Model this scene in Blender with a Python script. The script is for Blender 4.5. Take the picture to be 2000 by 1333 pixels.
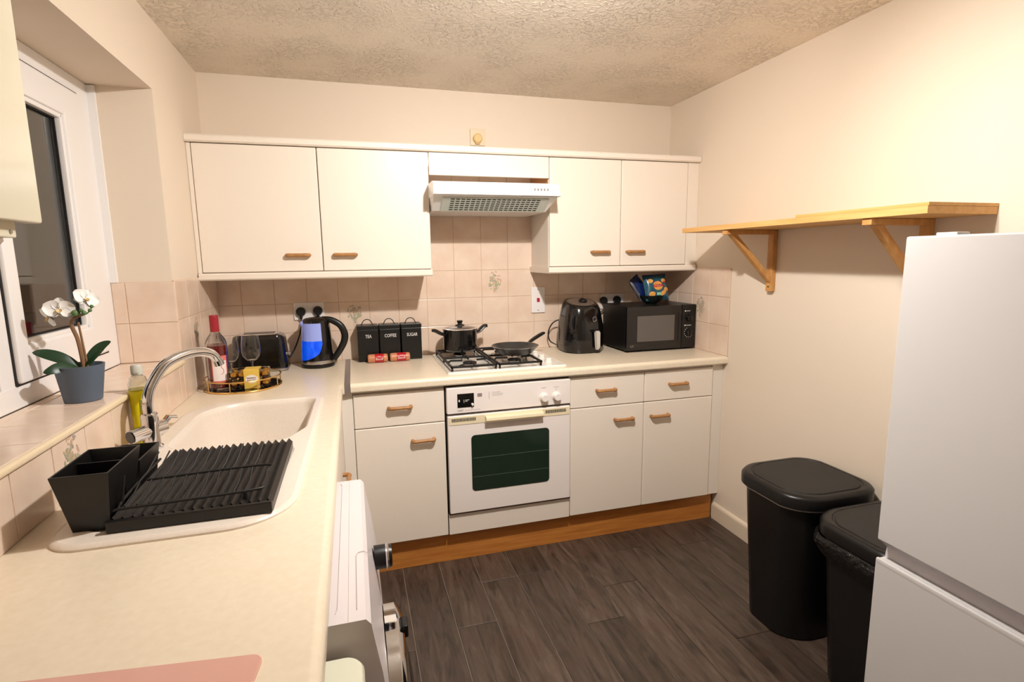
import bpy, bmesh, math, random
from mathutils import Matrix, Vector
random.seed(4)
for o in list(bpy.data.objects): bpy.data.objects.remove(o)
scene = bpy.context.scene
C = scene.collection
PI = math.pi
V = Vector

# ------------------------------------------------------------------ camera
def make_camera():
    yaw, pit, rol = (math.radians(a) for a in (16.20797, -8.74402, -0.74588))
    F = V((math.sin(yaw)*math.cos(pit), math.cos(yaw)*math.cos(pit), math.sin(pit)))
    R = V((math.cos(yaw), -math.sin(yaw), 0)); U = R.cross(F)
    R2 = R*math.cos(rol)+U*math.sin(rol); U2 = -R*math.sin(rol)+U*math.cos(rol)
    m = Matrix((R2, U2, -F)).transposed().to_4x4()
    m.translation = V((0.63726, -2.93726, 1.42887))
    cd = bpy.data.cameras.new('camera'); cd.sensor_width = 36; cd.lens = 1060.07/2000*36
    cd.clip_start = .02
    co = bpy.data.objects.new('camera', cd); C.objects.link(co); co.matrix_world = m
    scene.camera = co
make_camera()
# ------------------------------------------------------------------ world (night outside) and exposure
w = bpy.data.worlds.new('night'); scene.world = w; w.use_nodes = True
w.node_tree.nodes['Background'].inputs[0].default_value = (.0035, .0033, .0035, 1)
w.node_tree.nodes['Background'].inputs[1].default_value = 1
vs = scene.view_settings
vs.view_transform = 'Standard'; vs.look = 'None'; vs.gamma = 1; vs.use_curve_mapping = False
vs.exposure = -0.6
LAMP_COLOUR = (1.0, .965, .915)
LAMP = V((1.22, -1.74, 2.235))
# three heads of the one ceiling fitting, plus an added point fill as spill: (position, aim, kind, watts, cone)
HEADS = [(V((1.22, -1.71, 2.215)), V((0, .53, -.85)), 'AREA', 50, 0),
         (V((1.30, -1.80, 2.215)), V((1.20, -.16, -.44)), 'SPOT', 68, 80),
         (V((1.14, -1.80, 2.215)), V((-1.0, -.60, -.22)), 'SPOT', 46, 96),
         (V((1.22, -1.79, 2.185)), V((0, 0, -1)), 'POINT', 17, 0)]
HEAD_LIGHTS = []
for p_, d_, k_, e_, c_ in HEADS:
    ld = bpy.data.lights.new('lamp_light', k_); ld.energy = e_; ld.color = LAMP_COLOUR
    if k_ == 'AREA': ld.shape = 'DISK'; ld.size = .07
    elif k_ == 'POINT': ld.shadow_soft_size = .035
    else: ld.shadow_soft_size = .03; ld.spot_size = math.radians(c_); ld.spot_blend = 1
    lo_b = bpy.data.objects.new('lamp_light', ld); C.objects.link(lo_b)
    lo_b.location = p_; lo_b.rotation_euler = d_.to_track_quat('-Z', 'Y').to_euler(); HEAD_LIGHTS.append(lo_b)

# ------------------------------------------------------------------ materials
def lin(c):
    return tuple((x/255/12.92 if x/255 <= .04045 else ((x/255+.055)/1.055)**2.4) for x in c)+(1,)
def mat(name, col, rough=.5, metal=0, bump=None, var=None, coat=0, trans=0, ior=1.45, emit=None, spec=.5, stretch=None, alpha=None, sss=0):
    """col sRGB; bump=(scale,strength,distance); var=(scale, second colour, contrast)"""
    m = bpy.data.materials.new(name); m.use_nodes = True
    nt = m.node_tree; n = nt.nodes; L = nt.links; b = n['Principled BSDF']
    b.inputs['Base Color'].default_value = lin(col)
    b.inputs['Roughness'].default_value = rough; b.inputs['Metallic'].default_value = metal
    b.inputs['Specular IOR Level'].default_value = spec
    b.inputs['Coat Weight'].default_value = coat; b.inputs['Coat Roughness'].default_value = .08
    b.inputs['Transmission Weight'].default_value = trans; b.inputs['IOR'].default_value = ior
    if emit: b.inputs['Emission Color'].default_value = lin(emit[0]); b.inputs['Emission Strength'].default_value = emit[1]
    vec = None
    if bump or var:
        g = n.new('ShaderNodeNewGeometry'); vec = g.outputs['Position']
        if stretch:
            mp = n.new('ShaderNodeMapping'); mp.inputs['Scale'].default_value = stretch
            L.new(vec, mp.inputs['Vector']); vec = mp.outputs[0]
    if var:
        t = n.new('ShaderNodeTexNoise'); t.inputs['Scale'].default_value = var[0]; t.inputs['Detail'].default_value = 6
        L.new(vec, t.inputs['Vector'])
        r = n.new('ShaderNodeValToRGB'); k = var[2] if len(var) > 2 else .2
        r.color_ramp.elements[0].position = .5-k; r.color_ramp.elements[1].position = .5+k
        r.color_ramp.elements[0].color = lin(var[1]); r.color_ramp.elements[1].color = lin(col)
        L.new(t.outputs['Fac'], r.inputs[0]); L.new(r.outputs[0], b.inputs['Base Color'])
    if bump:
        t = n.new('ShaderNodeTexNoise'); t.inputs['Scale'].default_value = bump[0]; t.inputs['Detail'].default_value = 4
        L.new(vec, t.inputs['Vector'])
        bp = n.new('ShaderNodeBump'); bp.inputs['Strength'].default_value = bump[1]; bp.inputs['Distance'].default_value = bump[2]
        L.new(t.outputs['Fac'], bp.inputs['Height']); L.new(bp.outputs[0], b.inputs['Normal'])
    return m

def ceiling_mat():
    m = mat('artex_ceiling', (240, 229, 214), .5); nt = m.node_tree; n = nt.nodes; L = nt.links
    g = n.new('ShaderNodeNewGeometry')
    a = n.new('ShaderNodeTexNoise'); a.inputs['Scale'].default_value = 62; a.inputs['Detail'].default_value = 3; a.inputs['Distortion'].default_value = .6
    c = n.new('ShaderNodeTexNoise'); c.inputs['Scale'].default_value = 4.5; c.inputs['Detail'].default_value = 2
    r = n.new('ShaderNodeValToRGB'); r.color_ramp.elements[0].position = .47; r.color_ramp.elements[1].position = .66
    r2 = n.new('ShaderNodeValToRGB'); r2.color_ramp.elements[0].position = .36; r2.color_ramp.elements[0].color = (.25, .25, .25, 1); r2.color_ramp.elements[1].position = .6
    mu = n.new('ShaderNodeMath'); mu.operation = 'MULTIPLY'
    for t in (a, c): L.new(g.outputs['Position'], t.inputs['Vector'])
    L.new(a.outputs['Fac'], r.inputs[0]); L.new(c.outputs['Fac'], r2.inputs[0])
    L.new(r.outputs[0], mu.inputs[0]); L.new(r2.outputs[0], mu.inputs[1])
    b = n.new('ShaderNodeBump'); b.inputs['Strength'].default_value = 1; b.inputs['Distance'].default_value = .0058
    L.new(mu.outputs[0], b.inputs['Height']); L.new(b.outputs[0], n['Principled BSDF'].inputs['Normal'])
    return m

def plank_mat():
    m = mat('grey_wood_vinyl', (90, 80, 76), .42); nt = m.node_tree; n = nt.nodes; L = nt.links; P = n['Principled BSDF']
    g = n.new('ShaderNodeNewGeometry'); oi = n.new('ShaderNodeObjectInfo')
    mp = n.new('ShaderNodeMapping'); mp.inputs['Scale'].default_value = (26, 3.2, 1)
    sc = n.new('ShaderNodeVectorMath'); sc.operation = 'SCALE'; sc.inputs[0].default_value = (7, 11, 3); L.new(oi.outputs['Random'], sc.inputs['Scale'])
    ad = n.new('ShaderNodeVectorMath'); L.new(g.outputs['Position'], ad.inputs[0]); L.new(sc.outputs[0], ad.inputs[1])
    L.new(ad.outputs[0], mp.inputs['Vector'])
    t = n.new('ShaderNodeTexNoise'); t.inputs['Scale'].default_value = 1; t.inputs['Detail'].default_value = 7; t.inputs['Roughness'].default_value = .68; t.inputs['Distortion'].default_value = 1.2
    L.new(mp.outputs[0], t.inputs['Vector'])
    t2 = n.new('ShaderNodeTexNoise'); t2.inputs['Scale'].default_value = 15; t2.inputs['Detail'].default_value = 5; L.new(ad.outputs[0], t2.inputs['Vector'])
    r = n.new('ShaderNodeValToRGB'); e = r.color_ramp.elements
    e[0].position = .37; e[0].color = lin((48, 38, 31)); e[1].position = .66; e[1].color = lin((95, 80, 69))
    L.new(t.outputs['Fac'], r.inputs[0])
    mx = n.new('ShaderNodeMix'); mx.data_type = 'RGBA'; mx.inputs[7].default_value = lin((80, 62, 52))
    r3 = n.new('ShaderNodeMapRange'); r3.inputs[1].default_value = .4; r3.inputs[2].default_value = .7; r3.inputs[4].default_value = .7
    L.new(t2.outputs['Fac'], r3.inputs[0]); L.new(r3.outputs[0], mx.inputs[0]); L.new(r.outputs[0], mx.inputs[6])
    hs = n.new('ShaderNodeHueSaturation'); mr = n.new('ShaderNodeMapRange'); mr.inputs[3].default_value = .78; mr.inputs[4].default_value = 1.16
    L.new(oi.outputs['Random'], mr.inputs[0]); L.new(mr.outputs[0], hs.inputs['Value']); L.new(mx.outputs[2], hs.inputs['Color'])
    L.new(hs.outputs[0], P.inputs['Base Color'])
    b = n.new('ShaderNodeBump'); b.inputs['Strength'].default_value = .5; b.inputs['Distance'].default_value = .0008
    L.new(t.outputs['Fac'], b.inputs['Height']); L.new(b.outputs[0], P.inputs['Normal'])
    return m

def wood_mat(name, c1, c2, stretch, rough=.45, k=.22):
    return mat(name, c1, rough, var=(1, c2, k), stretch=stretch, bump=(1, .12, .001))

PAINT = mat('peach_paint', (230, 214, 195), .62, bump=(260, .10, .001))
CEIL = ceiling_mat()
PLANK = plank_mat()
UNDER = mat('plank_joint', (158, 144, 132), .6)
TILE = mat('pink_marbled_tile', (234, 213, 194), .22, var=(9, (222, 194, 173), .22), bump=(16, .12, .002))
GROUT = mat('grout', (208, 180, 156), .8)
WHITE = mat('white_grained_laminate', (235, 223, 209), .38, bump=(1, .25, .0007), stretch=(420, 420, 26))
CARC = mat('white_carcass', (232, 222, 210), .5)
CREAM = mat('cream_gloss', (232, 224, 200), .18, coat=.3)
WTOP = mat('cream_worktop', (231, 217, 195), .3, var=(70, (224, 208, 184), .25))
OAKH = wood_mat('oak_handle', (180, 130, 78), (152, 104, 60), (40, 40, 40), .4)
OAKP = wood_mat('oak_plinth', (204, 134, 62), (176, 106, 46), (5, 60, 70), .42)
PINE = wood_mat('pine', (232, 184, 118), (212, 158, 90), (55, 4, 70), .5)
BRACK = wood_mat('pine_bracket', (214, 160, 96), (190, 134, 74), (40, 60, 12), .5)
UPVC = mat('white_upvc', (240, 236, 234), .28)
GASKET = mat('black_gasket', (28, 25, 24), .6)
GLASSW = mat('window_glass', (235, 240, 240), .0, trans=1, ior=1.5)
BLACKG = mat('black_gloss', (12, 12, 13), .14, coat=.4)
BLACKS = mat('black_satin', (17, 16, 16), .36)
BLACKM = mat('black_matt', (24, 23, 22), .55)
IRON = mat('black_iron', (20, 19, 19), .48)
CHROME = mat('chrome', (222, 222, 226), .07, metal=1)
STEEL = mat('steel', (190, 188, 186), .25, metal=1)
SINKM = mat('white_sink', (230, 218, 205), .3, var=(160, (222, 209, 195), .3))
GOLD = mat('gold_wire', (232, 192, 120), .2, metal=1)
CASE = mat('clear_case', (250, 250, 246), .05, trans=1, ior=1.03)
GFOIL = mat('gold_foil', (214, 164, 82), .3, metal=1, bump=(160, .6, .003))
BROWNCUP = mat('brown_cup', (78, 56, 46), .6)
FRIDGEM = mat('fridge_white', (214, 211, 210), .32)
HOODM = mat('hood_white', (240, 240, 240), .25)
HOODG = mat('hood_grille_grey', (205, 214, 208), .4)
DARK = mat('dark_slot', (26, 24, 22), .8)
OVENM = mat('oven_white', (236, 226, 220), .25)
OVENC = mat('oven_cream_trim', (232, 216, 182), .35)
OVENG = mat('oven_glass', (26, 42, 31), .12, coat=.5)
HOBM = mat('hob_enamel', (236, 230, 220), .14, coat=.3)
PLATE = mat('plastic_plate', (238, 232, 230), .3)
RED = mat('red_switch', (176, 26, 44), .35)
PRINT = mat('white_print', (232, 230, 226), .5)
PRINTG = mat('grey_print', (140, 130, 126), .5)
GREEN = mat('leaf_green', (34, 62, 38), .35)
BUDG = mat('bud_green', (92, 122, 70), .5)
PETAL = mat('white_petal', (244, 240, 236), .5)
PETALY = mat('yellow_lip', (226, 196, 140), .5)
STEM = mat('brown_stem', (140, 104, 74), .6)
POTB = mat('blue_grey_pot', (88, 100, 116), .5)
SOIL = mat('moss', (70, 66, 44), .9)
CLEAR = mat('clear_glass', (250, 250, 250), .0, trans=1, ior=1.45)
CLEARP = mat('clear_plastic', (240, 240, 232), .12, trans=.95, ior=1.2)
WINE = mat('rose_wine', (140, 20, 18), .03, trans=.35, ior=1.34)
FOIL = mat('pink_foil', (156, 38, 48), .35)
LABELP = mat('pink_label', (214, 110, 104), .5)
LABELW = mat('white_label', (236, 226, 222), .5)
SOAPY = mat('yellow_soap', (234, 220, 24), .15, trans=.06, ior=1.35)
PINK = mat('pink_board', (214, 164, 150), .25, coat=.2)
BAGM = mat('bin_liner', (18, 18, 18), .25, bump=(60, 1, .01))
DFG = mat('faded_green', (166, 166, 134), .5)
DFP = mat('faded_pink', (206, 168, 142), .5)
DFB = mat('faded_blue', (168, 158, 156), .5)
BLUE = mat('kettle_blue', (20, 90, 230), .05, coat=.6, emit=((8, 92, 255), .75), var=(38, (4, 50, 190), .2))
BLUEP = mat('kettle_pale', (150, 164, 220), .05, coat=.6, emit=((110, 130, 250), .22))
CRISPB = mat('crisp_navy', (22, 40, 92), .25, coat=.3)
CRISPT = mat('crisp_teal', (40, 100, 104), .25, var=(50, (26, 58, 96), .2), coat=.3)
CRISPY = mat('crisp_yellow', (232, 176, 92), .4, var=(60, (206, 138, 66), .2))
CRISPR = mat('crisp_red', (190, 40, 32), .35)
FOILS = mat('silver_foil', (190, 190, 196), .3, metal=.8)
PACKR = mat('pack_red', (184, 24, 34), .3, coat=.3)
PACKT = mat('pack_biscuit', (206, 142, 102), .35, var=(50, (186, 118, 80), .25), coat=.3)
YLABEL = mat('yellow_label', (222, 186, 84), .4)
OLIVE = mat('dark_bowl', (24, 30, 28), .08, coat=.6)
MWIN = mat('mw_window', (92, 86, 82), .2, coat=.3)
WASH = mat('washer_white', (216, 207, 207), .3)
WASHG = mat('washer_grey', (196, 188, 184), .35)
PALEG = mat('pale_green_white', (226, 224, 202), .3)
RAWWOOD = mat('raw_chipboard', (188, 130, 82), .6)
BULB = mat('lamp_glass', (255, 246, 232), .5, emit=((255, 240, 220), 4))

# ------------------------------------------------------------------ mesh builder
class M:
    def __init__(s): s.v = []; s.f = []; s.mi = []; s.k = 0; s.m = None
    def add(s, vs_, fs):
        o = len(s.v)
        s.v += [tuple(s.m @ V(p)) if s.m else tuple(p) for p in vs_]
        s.f += [tuple(i+o for i in f) for f in fs]; s.mi += [s.k]*len(fs)
        return s
    def addbm(s, bm):
        bm.verts.ensure_lookup_table(); bm.verts.index_update()
        s.add([v.co.copy() for v in bm.verts], [[v.index for v in f.verts] for f in bm.faces]); bm.free(); return s
    def box(s, x0, x1, y0, y1, z0, z1, bev=0, seg=2):
        x0, x1 = sorted((x0, x1)); y0, y1 = sorted((y0, y1)); z0, z1 = sorted((z0, z1))
        bm = bmesh.new(); bmesh.ops.create_cube(bm, size=1)
        for v in bm.verts: v.co = V(((x0+x1)/2+v.co.x*(x1-x0), (y0+y1)/2+v.co.y*(y1-y0), (z0+z1)/2+v.co.z*(z1-z0)))
        if bev: bmesh.ops.bevel(bm, geom=bm.edges[:], offset=bev, segments=seg, affect='EDGES', profile=.5)
        return s.addbm(bm)
    def prism(s, pts, axis, a, b):
        """pts 2D polygon in the two other axes (in xyz order), extruded along axis from a to b"""
        def p3(p, t):
            return {'x': (t, p[0], p[1]), 'y': (p[0], t, p[1]), 'z': (p[0], p[1], t)}[axis]
        n = len(pts)
        return s.add([p3(p, a) for p in pts]+[p3(p, b) for p in pts],
                     [tuple(range(n))[::-1], tuple(range(n, 2*n))]+[(i, (i+1) % n, n+(i+1) % n, n+i) for i in range(n)])
    def tube(s, path, r, n=8, closed=False, flat=None, up=None):
        P = [V(p) for p in path]; k = len(P); rs = r if isinstance(r, (list, tuple)) else [r]*k
        T = []
        for i in range(k):
            a = P[i-1] if (i or closed) else P[0]; b = P[(i+1) % k] if (i < k-1 or closed) else P[-1]
            T.append((b-a).normalized())
        u = V(up) if up else (V((0, 0, 1)) if abs(T[0].z) < .9 else V((1, 0, 0)))
        vs_ = []
        for i in range(k):
            u = (u-T[i]*u.dot(T[i])).normalized(); w_ = T[i].cross(u)
            fx, fy = flat or (1, 1)
            for j in range(n):
                a = 2*PI*j/n; vs_.append(P[i]+(u*math.cos(a)*fx+w_*math.sin(a)*fy)*rs[i])
        fs = []
        for i in range(k if closed else k-1):
            i2 = (i+1) % k
            for j in range(n): fs.append((i*n+j, i*n+(j+1) % n, i2*n+(j+1) % n, i2*n+j))
        if not closed: fs += [tuple(range(n))[::-1], tuple(range((k-1)*n, k*n))]
        return s.add(vs_, fs)
    def lathe(s, prof, c=(0, 0, 0), n=32, axis='z', ex=1, ey=1, caps=True):
        vs_ = []; fs = []; ids = []
        for (r, z) in prof:
            k0 = len(vs_); cnt = 1 if r <= 1e-4 else n
            for j in range(cnt):
                a = 2*PI*j/n; x, y = r*ex*math.cos(a), r*ey*math.sin(a)
                p = {'z': (x, y, z), 'y': (x, z, y), 'x': (z, x, y)}[axis]
                vs_.append((c[0]+p[0], c[1]+p[1], c[2]+p[2]))
            ids.append([k0+(j if cnt > 1 else 0) for j in range(n)])
        for A_, B_ in zip(ids, ids[1:]):
            for j in range(n):
                q = (A_[j], A_[(j+1) % n], B_[(j+1) % n], B_[j]); f = []
                for i in q:
                    if i not in f: f.append(i)
                if len(f) > 2: fs.append(tuple(f))
        if caps and prof[0][0] > 1e-4: fs.append(tuple(ids[0])[::-1])
        if caps and prof[-1][0] > 1e-4: fs.append(tuple(ids[-1]))
        return s.add(vs_, fs)
    def loft(s, rings, cap0=True, cap1=True):
        n = len(rings[0]); vs_ = [p for r in rings for p in r]; fs = []
        for i in range(len(rings)-1):
            for j in range(n): fs.append((i*n+j, i*n+(j+1) % n, (i+1)*n+(j+1) % n, (i+1)*n+j))
        if cap0: fs.append(tuple(range(n))[::-1])
        if cap1: fs.append(tuple(range((len(rings)-1)*n, len(rings)*n)))
        return s.add(vs_, fs)
    def rect(s, fn, u0, u1, v0, v1, nu=4, nv=4):
        vs_ = [fn(u0+(u1-u0)*i/nu, v0+(v1-v0)*j/nv) for i in range(nu+1) for j in range(nv+1)]
        return s.add(vs_, [(i*(nv+1)+j, (i+1)*(nv+1)+j, (i+1)*(nv+1)+j+1, i*(nv+1)+j+1) for i in range(nu) for j in range(nv)])
    def disc(s, fn, cu, cv, ru, rv, n=18, rings=3, rot=0):
        vs_ = [fn(cu, cv)]; fs = []
        for k in range(1, rings+1):
            for j in range(n):
                a = 2*PI*j/n; x, y = ru*k/rings*math.cos(a), rv*k/rings*math.sin(a)
                vs_.append(fn(cu+x*math.cos(rot)-y*math.sin(rot), cv+x*math.sin(rot)+y*math.cos(rot)))
        for j in range(n): fs.append((0, 1+j, 1+(j+1) % n))
        for k in range(rings-1):
            for j in range(n): fs.append((1+k*n+j, 1+(k+1)*n+j, 1+(k+1)*n+(j+1) % n, 1+k*n+(j+1) % n))
        return s.add(vs_, fs)

def rr(cx, cy, hx, hy, r, z, n=6, tilt=0):
    """rounded rectangle ring at height z"""
    r = min(r, hx-1e-4, hy-1e-4); out = []
    for qx, qy, a0 in ((1, 1, 0), (-1, 1, 90), (-1, -1, 180), (1, -1, 270)):
        for i in range(n+1):
            a = math.radians(a0+90*i/n)
            x, y = qx*(hx-r)+r*math.cos(a), qy*(hy-r)+r*math.sin(a)
            out.append((cx+x, cy+y, z+tilt*y/hy))
    return out

# ------------------------------------------------------------------ scene objects
def root_of(o):
    while o.parent: o = o.parent
    return o
def to_mesh(name, m, mats, off, smooth=35):
    me = bpy.data.meshes.new(name)
    me.from_pydata([(p[0]-off[0], p[1]-off[1], p[2]-off[2]) for p in m.v], [], m.f)
    for k in (mats if isinstance(mats, (list, tuple)) else [mats]): me.materials.append(k)
    me.polygons.foreach_set('material_index', m.mi)
    bm = bmesh.new(); bm.from_mesh(me); bmesh.ops.recalc_face_normals(bm, faces=bm.faces[:]); bm.to_mesh(me); bm.free()
    if smooth:
        me.polygons.foreach_set('use_smooth', [True]*len(me.polygons)); me.set_sharp_from_angle(angle=math.radians(smooth))
    me.update(); return me
def even_shading(o):
    wn_ = o.modifiers.new('even_shading', 'WEIGHTED_NORMAL'); wn_.keep_sharp = True; wn_.weight = 60
def thing(name, label, cat, loc, group=None):
    o = bpy.data.objects.new(name, None); C.objects.link(o); o.location = loc; o.empty_display_size = .05
    o['label'] = label; o['category'] = cat
    if group: o['group'] = group
    return o
def part(name, m, mats, parent, smooth=35, label=None):
    off = tuple(root_of(parent).location)
    o = bpy.data.objects.new(name, to_mesh(name, m, mats, off, smooth)); C.objects.link(o); o.parent = parent
    if smooth: even_shading(o)
    if label: o['label'] = label
    return o
def solo(name, m, mats, label, cat, loc=(0, 0, 0), kind=None, smooth=35, group=None):
    o = bpy.data.objects.new(name, to_mesh(name, m, mats, loc, smooth)); C.objects.link(o); o.location = loc
    if smooth: even_shading(o)
    o['label'] = label; o['category'] = cat
    if kind: o['kind'] = kind
    if group: o['group'] = group
    return o
def struct(name, m, mats, label, cat, smooth=35):
    return solo(name, m, mats, label, cat, kind='structure', smooth=smooth)
def text(m, s, size, mtx, depth=.0004, align='CENTER'):
    cu = bpy.data.curves.new('t', 'FONT'); cu.body = s; cu.size = size; cu.extrude = depth; cu.align_x = align; cu.align_y = 'CENTER'; cu.resolution_u = 2
    ob = bpy.data.objects.new('t', cu); C.objects.link(ob)
    bpy.context.view_layer.update()
    me = bpy.data.meshes.new_from_object(ob.evaluated_get(bpy.context.evaluated_depsgraph_get()))
    m.add([mtx @ v.co for v in me.vertices], [tuple(p.vertices) for p in me.polygons])
    bpy.data.objects.remove(ob); bpy.data.curves.remove(cu); bpy.data.meshes.remove(me)
def face_front(x, y, z, sx=1):  # text facing -y
    return Matrix.Translation((x, y, z)) @ Matrix.Rotation(PI/2, 4, 'X') @ Matrix.Diagonal((sx, 1, 1, 1))

W, H, YB = 2.475, 2.287, -3.6
RV0, RV1 = -.655, -2.2        # window reveal along y
SILL, HEAD, WX = 1.062, 2.03, -.195
WT = .91                      # worktop height

# ================================================================== STRUCTURE
floor = struct('floor', M().box(-.02, W+.02, YB, .02, -.06, -.004), UNDER, 'dark grey wood-effect vinyl plank floor', 'floor')
edges = [.29, .455, .622, .789, .957, 1.116, 1.282, 1.449, 1.615, 1.782, 1.952, 2.132, 2.300, W]
ends = {.957: -1.028, 1.282: -.757, 1.449: -1.154, 1.615: -.948, 1.952: -1.396, 2.132: -.748, 2.300: -1.30, 1.116: -1.72, .789: -1.50, 1.782: -1.66, .622: -1.1}
pl_cache = {}
for i in range(len(edges)-1):
    x0, x1 = edges[i], edges[i+1]; e = ends.get(x0, -1.2); ys = [e+.96*k for k in range(4, -5, -1)]
    ys = [-.45]+[y for y in ys if -3.55 < y < -.5]+[YB+.01]
    for a, b in zip(ys, ys[1:]):
        key = (round(x1-x0, 3), round(a-b, 3))
        if key not in pl_cache:
            hx, hy = key[0]/2-.0013, key[1]/2-.0013
            mm = M().loft([[(sx*hx, sy*hy, -.004) for sx, sy in ((-1, -1), (1, -1), (1, 1), (-1, 1))],
                           [(sx*hx, sy*hy, -.0008) for sx, sy in ((-1, -1), (1, -1), (1, 1), (-1, 1))],
                           [(sx*(hx-.001), sy*(hy-.001), 0) for sx, sy in ((-1, -1), (1, -1), (1, 1), (-1, 1))]])
            pl_cache[key] = to_mesh('plank', mm, PLANK, (0, 0, 0), 0)
        o = bpy.data.objects.new('plank', pl_cache[key]); C.objects.link(o); o.parent = floor; o.location = ((x0+x1)/2, (a+b)/2, 0)

struct('ceiling', M().box(-.25, W+.2, YB-.2, .2, H, H+.08), CEIL, 'cream ceiling with swirled textured plaster', 'ceiling')
wall_back = struct('wall_back', M().box(-.25, W+.2, 0, .2, -.06, H), PAINT, 'peach painted wall behind the hob, tiled above worktop', 'wall')
wall_right = struct('wall_right', M().box(W, W+.2, YB, 0, -.06, H), PAINT, 'peach painted wall carrying the pine shelf', 'wall')
struct('wall_front', M().box(-.25, W+.2, YB-.2, YB, -.06, H), PAINT, 'peach painted wall behind the viewer', 'wall')
wall_left = struct('wall_left', M().box(-.26, 0, RV0, 0, -.06, H).box(-.26, 0, YB, RV1, -.06, H).box(-.26, 0, RV1, RV0, -.06, SILL-.006).box(-.26, 0, RV1, RV0, HEAD, H), PAINT, 'peach painted wall with deep window opening above sink', 'wall')
sk = [(W, 0), (W-.016, 0), (W-.016, .072), (W-.012, .082), (W-.006, .088), (W, .09)]
struct('baseboard_right', M().prism(sk, 'y', -.548, YB+.001), mat('cream_gloss_paint', (226, 208, 184), .35), 'white skirting board along the shelf wall', 'skirting')

# ---- tiles
TT = .006
t_cache = {}
def tile(parent, plane, u0, u1, v0, v1, mat_=TILE, g=.0012):
    w_, h_ = abs(u1-u0), abs(v1-v0); key = (plane, round(w_, 3), round(h_, 3))
    if key not in t_cache:
        a, b = w_/2-g, h_/2-g; sg = ((-1, -1), (1, -1), (1, 1), (-1, 1))
        ring = lambda k, d: [(sx*(a-k), sy*(b-k), d) for sx, sy in sg]
        base = [ring(0, 0), ring(0, TT-.0015), ring(.0006, TT-.0005), ring(.002, TT)]
        conv = {'back': lambda p: (p[0], -p[2], p[1]), 'left': lambda p: (p[2], p[0], p[1]), 'right': lambda p: (-p[2], p[0], p[1]), 'sill': lambda p: (p[0], p[1], p[2])}[plane]
        t_cache[key] = to_mesh('tile', M().loft([[conv(p) for p in r] for r in base]), mat_, (0, 0, 0), 0)
    o = bpy.data.objects.new('tile', t_cache[key]); C.objects.link(o); o.parent = parent
    u, v = (u0+u1)/2, (v0+v1)/2
    o.location = {'back': (u, 0, v), 'left': (0, u, v), 'right': (W, u, v), 'sill': (u, v, SILL-TT)}[plane]
    return o
def motif(t, seed, full=1, plane='back'):
    """faded printed flower spray on a tile"""
    rnd = random.Random(seed); m = M(); lift = [0.0]
    conv = {'back': lambda u, v: (u, -TT-.0002-lift[0], v), 'left': lambda u, v: (TT+.0002+lift[0], u, v), 'right': lambda u, v: (-TT-.0002-lift[0], u, v)}[plane]
    for k in range(80):
        a = rnd.uniform(0, 2*PI); r = rnd.uniform(.004, .058)
        u, v = math.cos(a)*r*.62*full, .012+math.sin(a)*r*.95
        if v < -.03: u *= .3
        lift[0] += .000008; m.k = rnd.choice((0, 0, 0, 1, 1, 2)); s_ = rnd.uniform(.003, .0062)
        m.disc(conv, u, v, s_*1.5, s_*.7, n=7, rings=1, rot=rnd.uniform(0, PI))
    m.k = 0
    for k in range(4):
        lift[0] += .000008; u = (k-1.5)*.006; m.rect(conv, u, u+.0012, -.055, .0, 1, 1)
    me = to_mesh('flower_print', m, [DFG, DFP, DFB], (0, 0, 0), 0)
    o = bpy.data.objects.new('flower_print', me); C.objects.link(o); o.parent = t; o['label'] = 'faded printed flower spray'
RZ = [WT, 1.064, 1.213, 1.362, 1.511, 1.66, 1.809, 1.955]
cx = [0]+[1.319+.1513*k for k in range(-8, 8) if .02 < 1.319+.1513*k < W-.02]+[W]
part('grout', M().box(0, W, -.004, .001, WT-.03, 1.362).box(1.0, 1.62, -.004, .001, 1.362, 1.955), GROUT, wall_back, 0)
for i in range(len(cx)-1):
    for j in range(3):
        t = tile(wall_back, 'back', cx[i], cx[i+1], RZ[j], RZ[j+1])
        c = (cx[i]+cx[i+1])/2
        if j == 2 and abs(c-1.392) < .08: motif(t, 3)
        if j == 1 and abs(c-.63) < .075: motif(t, 7)
    if cx[i+1] > 1.03 and cx[i] < 1.6:
        a, b = max(cx[i], 1.0), min(cx[i+1], 1.62)
        if b-a > .02:
            for j in range(3, 7): tile(wall_back, 'back', a, b, RZ[j], RZ[j+1])
part('grout', M().box(W-.004, W+.001, -.602, 0, WT-.03, 1.362), GROUT, wall_right, 0)
ry = [-.006, -.143, -.287, -.442, -.602]
for i in range(4):
    for j in range(3):
        t = tile(wall_right, 'right', ry[i+1], ry[i], RZ[j], RZ[j+1])
        if i == 2 and j == 1: motif(t, 12, plane='right')
part('grout', M().box(-.001, .004, RV0, 0, WT-.03, 1.362).box(-.001, .004, -2.62, RV0, WT-.03, SILL-.006), GROUT, wall_left, 0)
ly = [-.006, -.18, -.35, -.51, RV0]
for i in range(4):
    for j in range(3):
        t = tile(wall_left, 'left', ly[i+1], ly[i], RZ[j], RZ[j+1])
        if i == 2 and j == 1: motif(t, 22, plane='left')
lb = [RV0]+[-.705-.15*k for k in range(0, 13)]
for i in range(len(lb)-1):
    t = tile(wall_left, 'left', lb[i+1], lb[i], WT, SILL-.004)
    if i in (6,): motif(t, 31, plane='left')
# reveal tiles (on the return of the window opening)
part('grout', M().box(WX, .004, RV0-.004, RV0+.001, SILL, 1.357), GROUT, wall_left, 0)
for a, b in ((WX, -.152), (-.152, .006)):
    for j, (z0, z1) in enumerate(((SILL, 1.208), (1.208, 1.357))):
        t = tile(wall_left, 'back', a, b, z0, z1); t.location.y = RV0
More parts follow.
